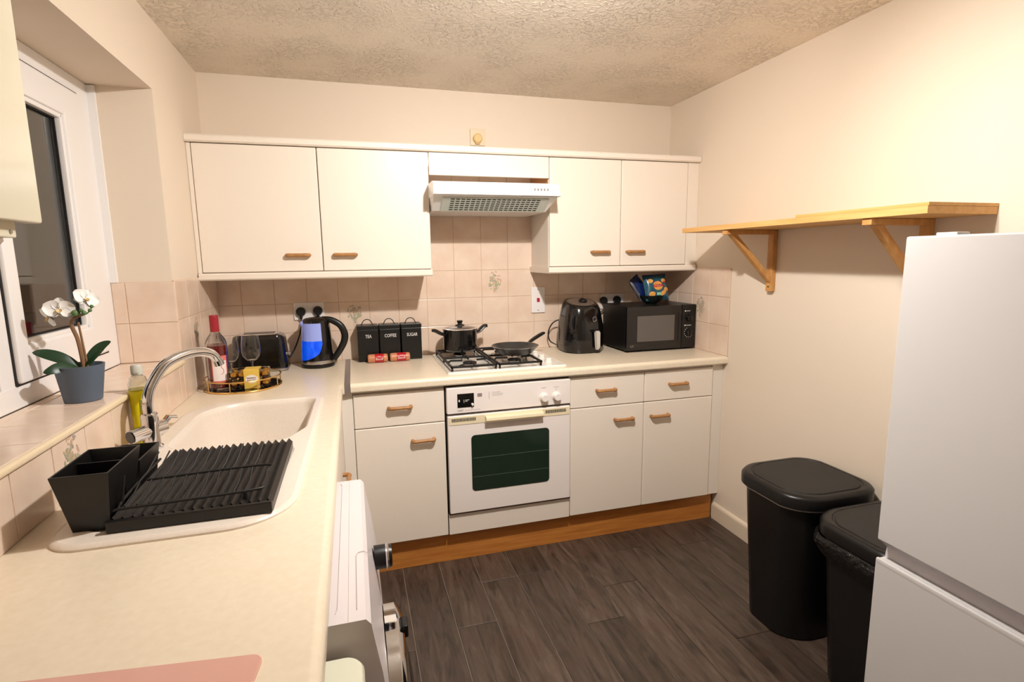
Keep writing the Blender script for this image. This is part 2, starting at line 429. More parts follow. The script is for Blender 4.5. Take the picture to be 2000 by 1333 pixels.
# sill tiles and nosing
part('grout', M().box(WX, .004, RV1, RV0, SILL-.03, SILL-.002), GROUT, wall_left, 0)
sy = [RV0-.006, -.80, -.97, -1.155, -1.31, -1.467, -1.625, -1.78, -1.93, -2.06, RV1]
for a, b in zip(sy, sy[1:]):
    tile(wall_left, 'sill', WX, -.166, b, a); tile(wall_left, 'sill', -.166, .002, b, a)
nz = [(.002, SILL-.016), (.008, SILL-.016), (.013, SILL-.013), (.0145, SILL-.008), (.013, SILL-.003), (.008, SILL), (.002, SILL)]
part('sill_nosing', M().prism(nz, 'y', RV0, RV1), mat('nosing', (232, 212, 180), .3), wall_left)

# ================================================================== WINDOW
win = thing('window_1', 'white plastic casement window, dark night outside', 'window', (WX, -1.4, SILL)); win['kind'] = 'structure'
def ring_frame(m, y0, y1, z0, z1, w_, xa, xb, bev=.006):
    m.box(xa, xb, y0, y0+w_, z0, z1, bev); m.box(xa, xb, y1-w_, y1, z0, z1, bev)
    m.box(xa+.0003, xb-.0003, y0+w_*.5, y1-w_*.5, z0, z0+w_, bev); m.box(xa+.0003, xb-.0003, y0+w_*.5, y1-w_*.5, z1-w_, z1, bev)
fr = M()
fr.box(-.255, WX, RV0-.09, RV0, SILL, HEAD, .004).box(-.255, WX, RV1, RV1+.09, SILL, HEAD, .004)
fr.box(-.254, WX-.0005, RV1+.05, RV0-.05, SILL, SILL+.06, .004).box(-.254, WX-.0005, RV1+.05, RV0-.05, HEAD-.055, HEAD, .004)
fr.box(-.253, WX-.002, -1.352, -1.292, SILL+.03, HEAD-.03, .004)
part('window_frame', fr, UPVC, win)
YA, YZ = -1.292, RV0-.09
g0, g1, h0, h1 = -1.232, -.872, SILL+.160, HEAD-.150
sm_ = M()
sm_.box(-.235, WX+.012, YA+.004, g0, SILL+.062, HEAD-.057, .010).box(-.235, WX+.012, g1, YZ-.006, SILL+.062, HEAD-.057, .010)
sm_.box(-.2345, WX+.0115, g0-.03, g1+.03, SILL+.062, h0, .010).box(-.2345, WX+.0115, g0-.03, g1+.03, h1, HEAD-.057, .010)
sash = part('casement_sash', sm_, UPVC, win)
k = M(); ring_frame(k, YA-.002, YZ+.002, SILL+.057, HEAD-.052, .012, -.24, WX+.0008, 0); part('gasket', k, GASKET, sash)
bead = M()
bead.box(-.208, WX+.004, g0-.002, g0+.012, h0, h1, .004).box(-.208, WX+.004, g1-.012, g1+.002, h0, h1, .004).box(-.208, WX+.004, g0, g1, h0-.002, h0+.012, .004).box(-.208, WX+.004, g0, g1, h1-.012, h1+.002, .004)
part('glazing_bead', bead, UPVC, sash)
k = M(); ring_frame(k, g0+.010, g1-.010, h0+.010, h1-.010, .005, -.2125, -.206, 0); part('glazing_seal', k, GASKET, sash)
part('pane', M().box(-.222, -.2126, g0-.01, g1+.01, h0-.01, h1+.01), GLASSW, sash)
k = M(); ring_frame(k, RV1+.088, -1.350, SILL+.058, HEAD-.053, .007, -.212, -.204, 0); part('glazing_seal', k, GASKET, win)
part('pane', M().box(-.222, -.2126, RV1+.08, -1.345, SILL+.05, HEAD-.045), GLASSW, win)
part('reveal_trim', M().box(WX-.001, WX+.024, RV0-.008, RV0+.002, 1.357, HEAD-.002, .002), UPVC, win)
# dim building wall outdoors, across the passage
struct('wall_outdoor', M().box(-3.3, -3.2, -7, 4, -1.5, 4.5), mat('outdoor_brick', (120, 104, 92), .9), 'dim neighbouring wall seen through the window at night', 'wall')

# ================================================================== LAMP
lamp = thing('ceiling_lamp', 'white three-headed spotlight fitting on the ceiling', 'lamp', (LAMP.x, LAMP.y, H))
part('ceiling_plate', M().lathe([(0, H-.0005), (.075, H-.0005), (.075, H-.012), (.065, H-.018), (0, H-.018)], (LAMP.x, LAMP.y, 0), 32), UPVC, lamp)
for (p_, d_, k_, e_, c_), lo_b in zip(HEADS, HEAD_LIGHTS):
    lo_b.parent = lamp; lo_b.location = p_-lamp.location
    if k_ == 'POINT': continue
    dn = d_.normalized(); q = dn.to_track_quat('Z', 'Y').to_matrix().to_4x4(); m = M(); m.m = Matrix.Translation(p_-dn*.004) @ q
    m.lathe([(0, -.04), (.022, -.04), (.03, -.03), (.040, -.006), (.040, .0), (.0375, .0), (.0375, -.004), (0, -.004)], (0, 0, 0), 28)
    hd0 = part('spot_head', m, UPVC, lamp)
    m = M(); m.m = Matrix.Translation(p_-dn*.004) @ q; m.lathe([(0, -.0015), (.0365, -.0015), (.0365, -.0035), (0, -.0035)], (0, 0, 0), 24); part('lamp_glass', m, BULB, hd0)
    part('stalk', M().tube([(p_.x, p_.y, H-.015), tuple(p_-dn*.03)], .006, 10), UPVC, lamp)

# ================================================================== CABINETS
def handle_mesh(m, c, axis='x', out=(0, -1, 0), L=.112, st=.026):
    c = V(c); o = V(out); d = V((1, 0, 0)) if axis == 'x' else V((0, 1, 0))
    h = L/2-.0085; P = []
    for sg in (-1, 1):
        seg_ = [c+d*sg*h, c+d*sg*h+o*st*.45]+[c+d*sg*(h-.010*(1-math.cos(q_*PI/8)))+o*st*(.45+.47*math.sin(q_*PI/8)) for q_ in range(1, 5)]+[c+d*sg*h*.45+o*st*.86]
        P += seg_ if sg < 0 else seg_[::-1]
    m.tube(P, [.0078, .0080, .0083, .0085, .0086, .0086, .0082]+[.0082, .0086, .0086, .0085, .0083, .0080, .0078], 12)
    return m
def front_y(name, x0, x1, z0, z1, yf, parent, hx=None, hz=None, th=.018, mt=WHITE):
    d = part(name, M().box(x0+.0015, x1-.0015, yf, yf+th, z0+.0015, z1-.0015, .0045, 3), mt, parent)
    if hx: part('handle', handle_mesh(M(), (hx, yf, hz)), OAKH, d, label='light oak bow handle')
    return d
YD = -.582; YU = -.300
# -- base units on the back wall
def base_unit(label, x0, x1, fronts, loc):
    t = thing('base_cabinet', label, 'cabinet', loc, None)
    c = M().box(x0, x0+.016, -.563, -.02, .15, .869).box(x1-.016, x1, -.563, -.02, .15, .869).box(x0+.016, x1-.016, -.563, -.02, .15, .166).box(x0+.016, x1-.016, -.03, -.02, .166, .869).box(x0+.016, x1-.016, -.563, -.5, .852, .869)
    part('carcass', c, CARC, t)
    for f in fronts: front_y(*f[:5], YD, t, *f[5:])
    return t
ZS = .702
bc = base_unit('white base cabinet with one drawer left of the oven', .61, 1.004, [('drawer_front', .61, 1.004, ZS, .857, .806, .787), ('door', .61, 1.004, .152, ZS, .903, .628)], (.8, -.3, .15))
base_unit('white double base cabinet with two drawers right of the oven', 1.609, 2.408, [('drawer_front', 1.609, 2.008, ZS, .857, 1.795, .785), ('drawer_front', 2.008, 2.408, ZS, .857, 2.197, .786), ('door', 1.609, 2.008, .152, ZS, 1.894, .6295), ('door', 2.008, 2.408, .152, ZS, 2.096, .628)], (2.0, -.3, .15))
solo('filler_panel', M().box(2.4085, W-.0005, -.572, -.556, .152, .869, .001), CARC, 'narrow white filler strip between base cabinet and shelf wall', 'filler panel', (2.44, -.56, .15))
solo('filler_panel', M().box(.5625, .6095, -.577, -.561, .152, .869, .001).box(.544, .562, -.6255, -.561, .152, .869, .001), CARC, 'narrow white corner post where the two worktop runs meet', 'filler panel', (.59, -.56, .15))
solo('plinth', M().box(.53, W-.017, -.54, -.522, 0, .149, .001), OAKP, 'oak-coloured plinth board under the base cabinets', 'plinth', (1.5, -.53, 0))
# -- left run
lc = thing('base_cabinet', 'white base cabinet under the sink, beside the washing machine', 'cabinet', (.3, -1.05, .15))
part('carcass', M().box(.02, .543, -1.484, -1.468, .15, .869).box(.02, .543, -.628, -.612, .15, .869).box(.02, .543, -1.468, -.628, .15, .166), CARC, lc)
for a, b, hy in ((-.626, -1.055, -.945), (-1.055, -1.484, -1.165)):
    d = part('door', M().box(.544, .562, b+.0015, a-.0015, .152, .857, .0045, 3), WHITE, lc)
    part('handle', handle_mesh(M(), (.562, hy, .63), 'y', (1, 0, 0)), OAKH, d, label='light oak bow handle')
# -- wall units
def wall_unit(label, x0, xm, x1, hs, loc):
    t = thing('wall_cabinet', label, 'cabinet', loc)
    part('carcass', M().box(x0, x0+.016, YU+.019, -.001, 1.378, 1.922).box(x1-.016, x1, YU+.019, -.001, 1.378, 1.922).box(x0+.016, x1-.016, YU+.019, -.001, 1.378, 1.394).box(x0+.016, x1-.016, YU+.019, -.001, 1.906, 1.922).box(x0+.016, x1-.016, -.012, -.001, 1.394, 1.906), CARC, t)
    front_y('door', x0, xm, 1.379, 1.922, YU, t, hs[0], 1.4515); front_y('door', xm, x1, 1.379, 1.922, YU, t, hs[1], 1.4515)
    return t
wall_unit('white two-door wall cabinet left of the cooker hood', .018, .514, 1.008, (.41, .6125), (.5, -.15, 1.38))
wu2 = wall_unit('white two-door wall cabinet right of the cooker hood', 1.609, 2.009, 2.406, (1.89, 2.093), (2.0, -.15, 1.38))
solo('filler_panel', M().box(2.407, W-.0005, YU+.004, YU+.02, 1.378, 1.922, .001), WHITE, 'narrow white filler strip between wall cabinet and shelf wall', 'filler panel', (2.44, -.29, 1.38))
solo('filler_panel', M().box(.001, .0175, YU+.004, YU+.02, 1.378, 1.922, .001), WHITE, 'thin white filler strip between wall cabinet and window wall', 'filler panel', (.01, -.29, 1.38))
solo('bridging_panel', M().box(1.0095, 1.6075, YU, YU+.018, 1.818, 1.921, .003), WHITE, 'short white panel above the cooker hood', 'panel', (1.3, -.29, 1.82))
part('raw_side', M().box(1.6065, 1.6088, YU+.019, -.0075, 1.776, 1.921), RAWWOOD, wu2, label='bare orange wood side')
cor = [(YU+.03, 1.923), (YU-.012, 1.923), (YU-.018, 1.929), (YU-.018, 1.948), (YU-.012, 1.954), (YU+.03, 1.954)]
solo('cornice', M().prism(cor, 'x', .001, W-.003), WHITE, 'long white cornice rail along the top of the wall cabinets', 'cornice', (1.2, -.3, 1.923))
pel = [(YU+.012, 1.3775), (YU-.010, 1.3775), (YU-.016, 1.372), (YU-.016, 1.352), (YU-.010, 1.346), (YU+.012, 1.346)]
def pelmet(label, xa, xb, side):
    m = M().prism(pel, 'x', xa, xb)
    m.box(side, side+.016 if side > 1.5 else side+.016, YU+.012, -.001, 1.346, 1.3775, .002)
    solo('pelmet', m, WHITE, label, 'pelmet', ((xa+xb)/2, -.3, 1.346))
pelmet('white pelmet rail under the left pair of wall cabinet doors', .006, 1.008, .992)
pelmet('white pelmet rail above the microwave and air fryer', 1.600, W-.012, 1.600)
# -- near wall cabinet by the window
nc = thing('wall_cabinet', 'cream gloss wall cabinet at the left edge, beside the window', 'cabinet', (.16, -2.5, 1.46))
part('carcass', M().box(.001, .31, -2.84, -2.245, 1.472, 2.05, .001), CREAM, nc)
part('door', M().box(.3105, .33, -2.84, -2.242, 1.470, 2.05, .003), CREAM, nc)
v_ = part('pelmet', M().box(.30, .318, -2.84, -2.268, 1.4545, 1.4715, .002), CREAM, nc)
part('screw', M().lathe([(0, .0005), (.0022, .0005), (.0022, -.001), (0, -.001)], (.3185, -2.2785, 1.4605), 10, 'x'), STEEL, v_)
part('flap_stay', M().tube([(.305, -2.272, 1.4555), (.305, -2.31, 1.435), (.305, -2.36, 1.405)], .0065, 8, flat=(1, .45)), STEEL, nc)
part('light_strip', M().box(.05, .295, -2.80, -2.31, 1.458, 1.4715, .002), BLACKS, nc)

# ================================================================== WORKTOPS
def nose(yf, yb, z0=.87, z1=WT, r=.018):
    pts = [(yb, z0), (yf+r*.5, z0)]
    for a in range(0, 91, 18): pts.append((yf+r*.5-r*.5*math.sin(math.radians(a)), z0+r*.5-r*.5*math.cos(math.radians(a))))
    for a in range(0, 91, 15): pts.append((yf+r-r*math.cos(math.radians(a)), z1-r+r*math.sin(math.radians(a))))
    pts.append((yb, z1)); return pts
solo('worktop', M().prism(nose(-.607, -.001), 'x', .604, W-.001), WTOP, 'cream laminate worktop with the gas hob set into it', 'worktop', (1.5, -.3, .87))
lw = M()
hx0, hx1, hy0, hy1 = .106, .491, -1.332, -.808
XF = .573
lw.box(.001, hx0, hy0, hy1, .87, WT).box(.001, XF-.06, -2.6, hy0, .87, WT).box(.001, XF-.06, hy1, -.001, .87, WT).box(hx1, XF-.06, hy0, hy1, .87, WT)
npt = [(XF-(y+.607), z) for y, z in nose(-.607, -.547)]
lw.prism(npt, 'y', -2.6, -.607); lw.box(XF-.06, .5795, -.607, -.001, .87, WT)
solo('worktop', lw, WTOP, 'long cream laminate worktop under the window, holding the sink', 'worktop', (.3, -1.3, .87))
solo('joint_strip', M().box(.580, .6035, -.6068, -.002, .872, WT+.0015, .0007), mat('grey_strip', (150, 140, 138), .35, metal=.6), 'grey metal strip covering the joint between the two worktops', 'strip', (.59, -.3, .872))

# ================================================================== SINK
def smooth_loop(pts, rad, n=6):
    """rounded polygon: pts CCW with per-corner radii"""
    out = []; k = len(pts)
    for i in range(k):
        p0, p, p1 = V((*pts[i-1], 0)), V((*pts[i], 0)), V((*pts[(i+1) % k], 0)); r = rad[i] if isinstance(rad, (list, tuple)) else rad
        a = (p0-p).normalized(); b = (p1-p).normalized(); ang = a.angle(b); d = r/math.tan(ang/2)
        c = p+(a+b).normalized()*(r/math.sin(ang/2)); s0 = p+a*d-c; s1 = p+b*d-c
        for j in range(n+1):
            t = j/n; th_ = s0.angle(s1); q = (s0*math.sin((1-t)*th_)+s1*math.sin(t*th_))/math.sin(th_)
            out.append((c.x+q.x, c.y+q.y))
    return out
def inset(loop, d):
    k = len(loop); out = []
    for i in range(k):
        a, b = V((*loop[i-1], 0)), V((*loop[(i+1) % k], 0)); t = (b-a).normalized(); nrm = V((-t.y, t.x, 0)); out.append((loop[i][0]+nrm.x*d, loop[i][1]+nrm.y*d))
    return out
outer = smooth_loop([(.06, -1.835), (.495, -1.835), (.512, -.782), (.06, -.782)], [.075, .13, .06, .17], 10)
bowl = smooth_loop([(.112, -1.325), (.425, -1.325), (.478, -1.20), (.485, -.815), (.112, -.815)], [.09, .07, .07, .05, .16], 8)
drain = smooth_loop([(.10, -1.785), (.445, -1.785), (.462, -1.37), (.10, -1.37)], [.06, .09, .04, .04], 8)
sk_ = M(); o1 = inset(outer, .004); o2 = inset(outer, .011)
ring3 = lambda l, z: [(x, y, z) for x, y in l]
sk_.loft([ring3(outer, WT), ring3(outer, WT+.004), ring3(o1, WT+.0085), ring3(o2, WT+.0105)], False, False)
bm = bmesh.new()
for l in (o2, bowl, drain):
    vv = [bm.verts.new((x, y, WT+.0105)) for x, y in l]
    for i in range(len(vv)): bm.edges.new((vv[i-1], vv[i]))
bmesh.ops.triangle_fill(bm, use_beauty=True, edges=bm.edges[:], normal=(0, 0, 1)); sk_.addbm(bm)
b1 = inset(bowl, .006); b2 = inset(bowl, .012); b3 = inset(bowl, .028); b4 = inset(bowl, .05)
sk_.loft([ring3(bowl, WT+.0105), ring3(b1, WT+.006), ring3(b2, WT-.01), ring3(b3, WT-.14), ring3(b4, WT-.165)], False, True)
d1 = inset(drain, .008)
sk_.loft([ring3(drain, WT+.0105), ring3(d1, WT+.0045)], False, True)
sink = solo('sink', sk_, SINKM, 'white composite sink with deep bowl and drainer set in worktop', 'sink', (.28, -1.3, WT), smooth=40)
part('waste', M().lathe([(0, WT-.1645), (.03, WT-.1645), (.033, WT-.1625), (.036, WT-.1645)], (.29, -1.07, 0), 24), STEEL, sink)

# tap
ZK = WT+.0105
tap = thing('mixer_tap', 'chrome mixer tap with curved spout at the back of the sink', 'tap', (.082, -1.28, ZK))
tx, ty = .082, -1.275
part('body', M().lathe([(0, ZK), (.027, ZK), (.027, ZK+.006), (.022, ZK+.01), (.021, ZK+.095), (.018, ZK+.1), (0, ZK+.1)], (tx, ty, 0), 28), CHROME, tap)
d_ = V((.68, .733, 0))
pp = [(0, 1.012), (.0, 1.05), (.013, 1.092), (.05, 1.140), (.085, 1.158), (.13, 1.166), (.172, 1.163), (.2, 1.150), (.215, 1.128)]
def bez(P, n=6):
    out = []
    for i in range(len(P)-1):
        p0, p1, p2, p3 = P[max(i-1, 0)], P[i], P[i+1], P[min(i+2, len(P)-1)]
        for j in range(n):
            t = j/n; out.append(tuple(.5*((2*p1[k])+(-p0[k]+p2[k])*t+(2*p0[k]-5*p1[k]+4*p2[k]-p3[k])*t*t+(-p0[k]+3*p1[k]-3*p2[k]+p3[k])*t**3) for k in range(len(p1))))
    out.append(tuple(P[-1])); return out
part('spout', M().tube([(tx+d_.x*r, ty+d_.y*r, z) for r, z in bez(pp)], .0138, 18), CHROME, tap)
part('aerator', M().tube([(tx+d_.x*.214, ty+d_.y*.214, 1.131), (tx+d_.x*.219, ty+d_.y*.219, 1.116)], .0152, 18), CHROME, tap)
part('valve', M().tube([(tx+.024, ty+.03, ZK+.052), (tx-.004, ty-.005, ZK+.052), (tx-.034, ty-.045, ZK+.048)], .0195, 24), CHROME, tap)
part('valve_cap', M().tube([(tx-.0335, ty-.0445, ZK+.048), (tx-.0355, ty-.047, ZK+.0478)], .0165, 24), BLACKG, tap)
part('lever', M().tube([(tx+.02, ty+.026, ZK+.055), (tx+.034, ty+.04, ZK+.075), (tx+.05, ty+.052, ZK+.07)], [.012, .012, .009], 12, flat=(.5, 1.3)), CHROME, tap)

# ================================================================== DISH RACK
rk = thing('dish_rack', 'black folding dish rack with ribbed draining mat on the sink', 'dish rack', (.305, -1.6, ZK))
mt = M(); x0, x1, y0, y1 = .163, .455, -1.80, -1.392; n = 17; zb = ZK
pts = [(x0, zb), (x1, zb)]
px = (x1-x0)/n
for i in range(n):
    xx = x1-i*px; pts += [(xx, zb+.017), (xx-px*.5, zb+.027)]
pts += [(x0, zb+.017)]
mt.prism(pts, 'y', y0+.012, y1); mt.box(x0, x1, y0, y0+.013, zb, zb+.024, .003)
part('draining_mat', mt, BLACKS, rk, 25)
zr = zb+.034
part('wire_frame', M().tube(bez([(.170, -1.50, zr+.006), (.172, -1.70, zr+.006), (.175, -1.765, zr), (.195, -1.775, zr+.004), (.41, -1.760, zr+.004), (.43, -1.735, zr+.004), (.435, -1.70, zr+.02), (.425, -1.675, zr+.026), (.20, -1.680, zr+.022)], 4), .0028, 8), BLACKM, rk)
part('wire_foot', M().tube([(.40, -1.762, zb+.02), (.40, -1.762, zr+.004)], .004, 8), BLACKM, rk)
for i in range(11):
    x = .185+i*.0215
    part('prong', M().tube([(x, -1.765, zr+.004), (x+.004, -1.72, zr+.012), (x+.002, -1.68, zr+.022), (x+.010, -1.655, zr+.032), (x+.016, -1.60, zr+.055)], .0017, 6), BLACKM, rk)
part('side_wire', M().tube([(.18, -1.755, zr+.01), (.184, -1.745, zr+.06)], .0022, 6), BLACKM, rk)
def caddy(name, label, X0, X1, Y0, Y1, zt, tp, div=None):
    t = thing(name, label, 'cutlery holder', ((X0+X1)/2, (Y0+Y1)/2, ZK)); m = M(); w_ = .0035
    o_ = lambda z, a, b: [(X0+a, Y0+b, z), (X1-a, Y0+b, z), (X1-a, Y1-b, z), (X0+a, Y1-b, z)]
    m.loft([o_(ZK, .0165*tp, .022*tp), o_(zt, 0, 0), o_(zt, w_, w_), o_(ZK+.004, .012*tp+w_, .022*tp+w_)], True, True)
    part('holder_body', m, BLACKS, t, 20)
    if div: part('divider', M().box(X0+.008, X1-.008, div-.0015, div+.0015, ZK+.004, zt-.006), BLACKS, t)
caddy('cutlery_holder', 'tall black two-compartment cutlery holder on the drainer end', .083, .178, -1.795, -1.632, 1.04, 1, -1.705)
caddy('cutlery_holder', 'lower black cutlery holder beside the tap', .082, .162, -1.60, -1.47, .995, .5)

# ================================================================== OVEN
ov = thing('built_in_oven', 'white built-in electric oven with dark glass window', 'oven', (1.306, -.3, .15))
part('housing', M().box(1.006, 1.020, -.565, -.02, .15, .869).box(1.592, 1.607, -.565, -.02, .15, .869).box(1.020, 1.592, -.565, -.02, .25, .86), BLACKM, ov)
part('lower_panel', M().box(1.007, 1.6065, YD, YD+.018, .152, .252, .003), WHITE, ov)
fa = part('control_panel', M().box(1.0105, 1.6035, -.600, -.5655, .737, .857, .004, 3), OVENM, ov)
ck = part('clock', M().box(1.058, 1.134, -.6025, -.599, .765, .828, .001), BLACKG, fa)
cm = M(); cm.box(1.094, 1.112, -.6033, -.6024, .7975, .7993).box(1.087, 1.0885, -.6033, -.6024, .7865, .8005).box(1.093, 1.1045, -.6033, -.6024, .792, .7935)
cm.disc(lambda u, v: (u, -.6032, v), 1.066, .797, .003, .006, 12, 1)
part('clock_knob', M().lathe([(0, -.612), (.005, -.612), (.006, -.602), (0, -.602)], (1.126, 0, .777), 14, 'y'), PLATE, fa)
pm = M(); pm.box(1.150, 1.172, -.6006, -.5995, .808, .824)
pm.k = 0
for k in range(3): pm.box(1.218, 1.270-.012*(k == 0), -.6005, -.5995, .823-.0075*k, .8242-.0075*k)
pm.box(1.204, 1.2055, -.6005, -.5995, .795, .827)
for cx_ in (1.468, 1.531): pm.box(cx_-.012, cx_+.012, -.6005, -.5995, .8235, .8248)
pm.box(1.530, 1.5315, -.6005, -.5995, .806, .818)
text(pm, 'NEFF', .012, face_front(1.071, -.6003, .750)); 
for k in range(6): pm.box(1.092+.012*k, 1.1+.012*k, -.6005, -.5995, .7495, .7508)
pp_ = part('panel_print', pm, PRINTG, fa); pp_['kind'] = 'stuff'; part('clock_hands', cm, PRINT, fa)
for cx_ in (1.468, 1.531):
    part('control_knob', M().lathe([(0, -.626), (.0155, -.626), (.0175, -.622), (.019, -.604), (.023, -.602), (.023, -.5995)], (cx_, 0, .779), 28, 'y'), OVENM, fa)
od = part('oven_door', M().box(1.012, 1.602, -.600, -.568, .262, .727, .004, 3), OVENM, ov)
part('door_trim', M().box(1.018, 1.597, -.6025, -.599, .686, .722, .0008), OVENC, od)
vm = M()
for k in range(20):
    vm.box(1.030+k*.0062, 1.0338+k*.0062, -.6032, -.6018, .700, .7155) if k < 18 else None
    vm.box(1.476+k*.0058, 1.4796+k*.0058, -.6032, -.6018, .700, .7155) if k < 18 else None
vo = part('vent_slots', vm, DARK, od); vo['kind'] = 'stuff'
hpts = [(-.601, .717), (-.622, .717), (-.630, .712), (-.632, .700), (-.626, .690), (-.618, .688), (-.601, .692)]
part('door_handle', M().prism(hpts, 'x', 1.183, 1.458), OVENC, od)
wn = [(x, z) for x, z in smooth_loop([(1.117, .362), (1.494, .362), (1.494, .630), (1.117, .630)], .018, 5)]
dw = part('door_window', M().prism(wn, 'y', -.6022, -.598), OVENG, od)
for z in (.521, .43): part('shelf_line', M().box(1.122, 1.489, -.6028, -.6018, z-.0012, z+.0012), mat('shelf_line', (70, 84, 74), .4), dw)
part('door_gap', M().box(1.008, 1.606, -.590, -.57, .2535, .2615), mat('oven_gap', (70, 44, 30), .6), ov)

# ================================================================== HOB
hob = thing('gas_hob', 'white four-burner gas hob with black pan supports', 'hob', (1.315, -.3, WT))
part('hob_plate', M().loft([rr(1.315, -.30, .288, .257, .012, WT), rr(1.315, -.30, .288, .257, .012, WT+.005), rr(1.315, -.30, .284, .253, .010, WT+.009), rr(1.315, -.30, .262, .232, .008, WT+.007)]), HOBM, hob)
BN = [(1.155, -.165), (1.155, -.425), (1.378, -.165), (1.378, -.425)]
for bx_, by_ in BN:
    bo = part('burner', M().lathe([(.052, WT+.007), (.052, WT+.010), (.044, WT+.012), (.03, WT+.013), (.03, WT+.02), (0, WT+.02)], (bx_, by_, 0), 24), STEEL, hob)
    part('burner_cap', M().lathe([(0, WT+.02), (.032, WT+.02), (.034, WT+.024), (.030, WT+.028), (0, WT+.028)], (bx_, by_, 0), 24), IRON, bo)
for gx0, gx1 in ((1.045, 1.264), (1.270, 1.486)):
    g = M(); za, zb_ = WT+.022, WT+.032; q = .009
    g.box(gx0, gx1, -.535, -.535+q, za, zb_, .002).box(gx0, gx1, -.065, -.065+q, za, zb_, .002).box(gx0, gx0+q, -.535, -.056, za, zb_, .002).box(gx1-q, gx1, -.535, -.056, za, zb_, .002)
    g.box(gx0, gx1, -.300, -.300+q, za, zb_, .002)
    for fx in (gx0+.002, gx1-.011):
        for fy in (-.533, -.299, -.065): g.box(fx, fx+.009, fy, fy+.009, WT+.005, za+.002, .001)
    gm = (gx0+gx1)/2
    for by_ in (-.165, -.425):
        for a in range(4):
            dx, dy = ((1, 0), (-1, 0), (0, 1), (0, -1))[a]
            ex = gx1-q/2 if dx > 0 else gx0+q/2; ey = by_+dy*.105
            p0 = (ex, by_, za+.005) if dx else (gm, ey, za+.005)
            p1 = (gm+dx*.035, by_+dy*.035, za+.014); pm_ = ((p0[0]*.8+p1[0]*.2), (p0[1]*.8+p1[1]*.2), za+.016)
            g.tube([p0, pm_, p1], .005, 6)
    part('pan_support', g, IRON, hob)
for k in range(4):
    part('hob_knob', M().lathe([(0, WT+.028), (.013, WT+.028), (.016, WT+.025), (.017, WT+.010), (.020, WT+.009), (.020, WT+.007)], (1.545, -.14-.105*k, 0), 20), HOBM, hob)

# ================================================================== HOOD
hd = thing('cooker_hood', 'white cooker hood with ventilation grille above the hob', 'cooker hood', (1.305, -.25, 1.63))
body = M()
xa, xb = 1.002, 1.606
body.loft([[(xa, -.0075, 1.773), (xb, -.0075, 1.773), (xb, -.445, 1.773), (xb-.004, -.452, 1.770), (xa+.004, -.452, 1.770), (xa, -.445, 1.773)],
           [(xa, -.0075, 1.712), (xb, -.0075, 1.712), (xb, -.462, 1.712), (xb-.002, -.466, 1.714), (xa+.002, -.466, 1.714), (xa, -.462, 1.712)]])
part('fascia', body, HOODM, hd, 20)
low = M()
low.loft([[(xa+.004, -.008, 1.7125), (xb-.004, -.008, 1.7125), (xb-.004, -.44, 1.7125), (xa+.004, -.44, 1.7125)],
          [(xa+.012, -.008, 1.650), (xb-.030, -.008, 1.650), (xb-.030, -.335, 1.650), (xa+.012, -.335, 1.650)]])
part('underbody', low, HOODM, hd, 20)
# sloping grille: plane from (y=-.44,z=1.7125) to (y=-.335,z=1.636)
gd = V((0, .105, -.0625)).normalized(); gn = V((0, -.0625, -.105)).normalized()
def gp(u, v, e=0): p = V((u, -.436, 1.7096))+gd*v+gn*e; return tuple(p)
gm_ = M(); 
for (u0, u1, v0, v1, h) in ((1.05, 1.56, .010, .112, .004),):
    gm_.loft([[gp(u0, v0), gp(u1, v0), gp(u1, v1), gp(u0, v1)], [gp(u0, v0, h), gp(u1, v0, h), gp(u1, v1, h), gp(u0, v1, h)]])
gr = part('grille', gm_, HOODG, hd, 20)
sl = M()
for r_ in range(6):
    for c_ in range(18):
        u0 = 1.088+c_*.0243; v0 = .016+r_*.0160
        sl.loft([[gp(u0, v0, .0035), gp(u0+.018, v0, .0035), gp(u0+.018, v0+.006, .0035), gp(u0, v0+.006, .0035)], [gp(u0, v0, .0046), gp(u0+.018, v0, .0046), gp(u0+.018, v0+.006, .0046), gp(u0, v0+.006, .0046)]])
so = part('grille_slots', sl, DARK, gr, 0); so['kind'] = 'stuff'
for k in range(5): part('hood_button', M().box(1.475+.016*k, 1.482+.016*k, -.4635, -.455, 1.737, 1.747, .001), PRINTG, hd)
part('hood_cable', M().tube(bez([(1.20, -.015, 1.77), (1.19, -.012, 1.80), (1.23, -.012, 1.815), (1.28, -.012, 1.80), (1.33, -.012, 1.82)], 4), .003, 6), UPVC, hd)

# ================================================================== SOCKETS, SWITCHES
def plug(parent, x, z, cord):
    p = part('plug', M().lathe([(0, -.036), (.019, -.036), (.023, -.03), (.0235, -.016), (0, -.0155)], (x, 0, z), 20, 'y').box(x-.007, x+.007, -.034, -.018, z-.036, z-.015, .004), BLACKS, parent)
    part('cord', M().tube(bez([(x, -.026, z-.034)]+cord, 5), .0036, 8), BLACKS, parent)
def socket(label, x0, x1, z0, z1):
    t = thing('wall_socket', label, 'socket', ((x0+x1)/2, 0, z0))
    part('face_plate', M().box(x0, x1, -.0155, -.0065, z0, z1, .003), PLATE, t)
    for x in (x0+.062, x1-.062): part('rocker', M().box(x-.006, x+.006, -.018, -.0154, z1-.03, z1-.014, .001), PLATE, t)
    return t
socket('white double socket behind the kettle', .345, .491, 1.130, 1.217)
socket('white double socket behind the microwave', 2.034, 2.182, 1.122, 1.207)
sw = thing('cooker_switch', 'white cooker isolator switch with red rocker on the tiles', 'switch', (1.644, 0, 1.116))
part('face_plate', M().box(1.604, 1.686, -.0155, -.0065, 1.116, 1.262, .003), PLATE, sw)
part('rocker', M().box(1.637, 1.653, -.021, -.0154, 1.178, 1.2, .002), RED, sw, label='red rocker')
for z in (1.130, 1.248): part('screw', M().lathe([(0, -.0163), (.0035, -.0163), (.0035, -.0154)], (1.644, 0, z), 10, 'y'), PRINTG, sw)
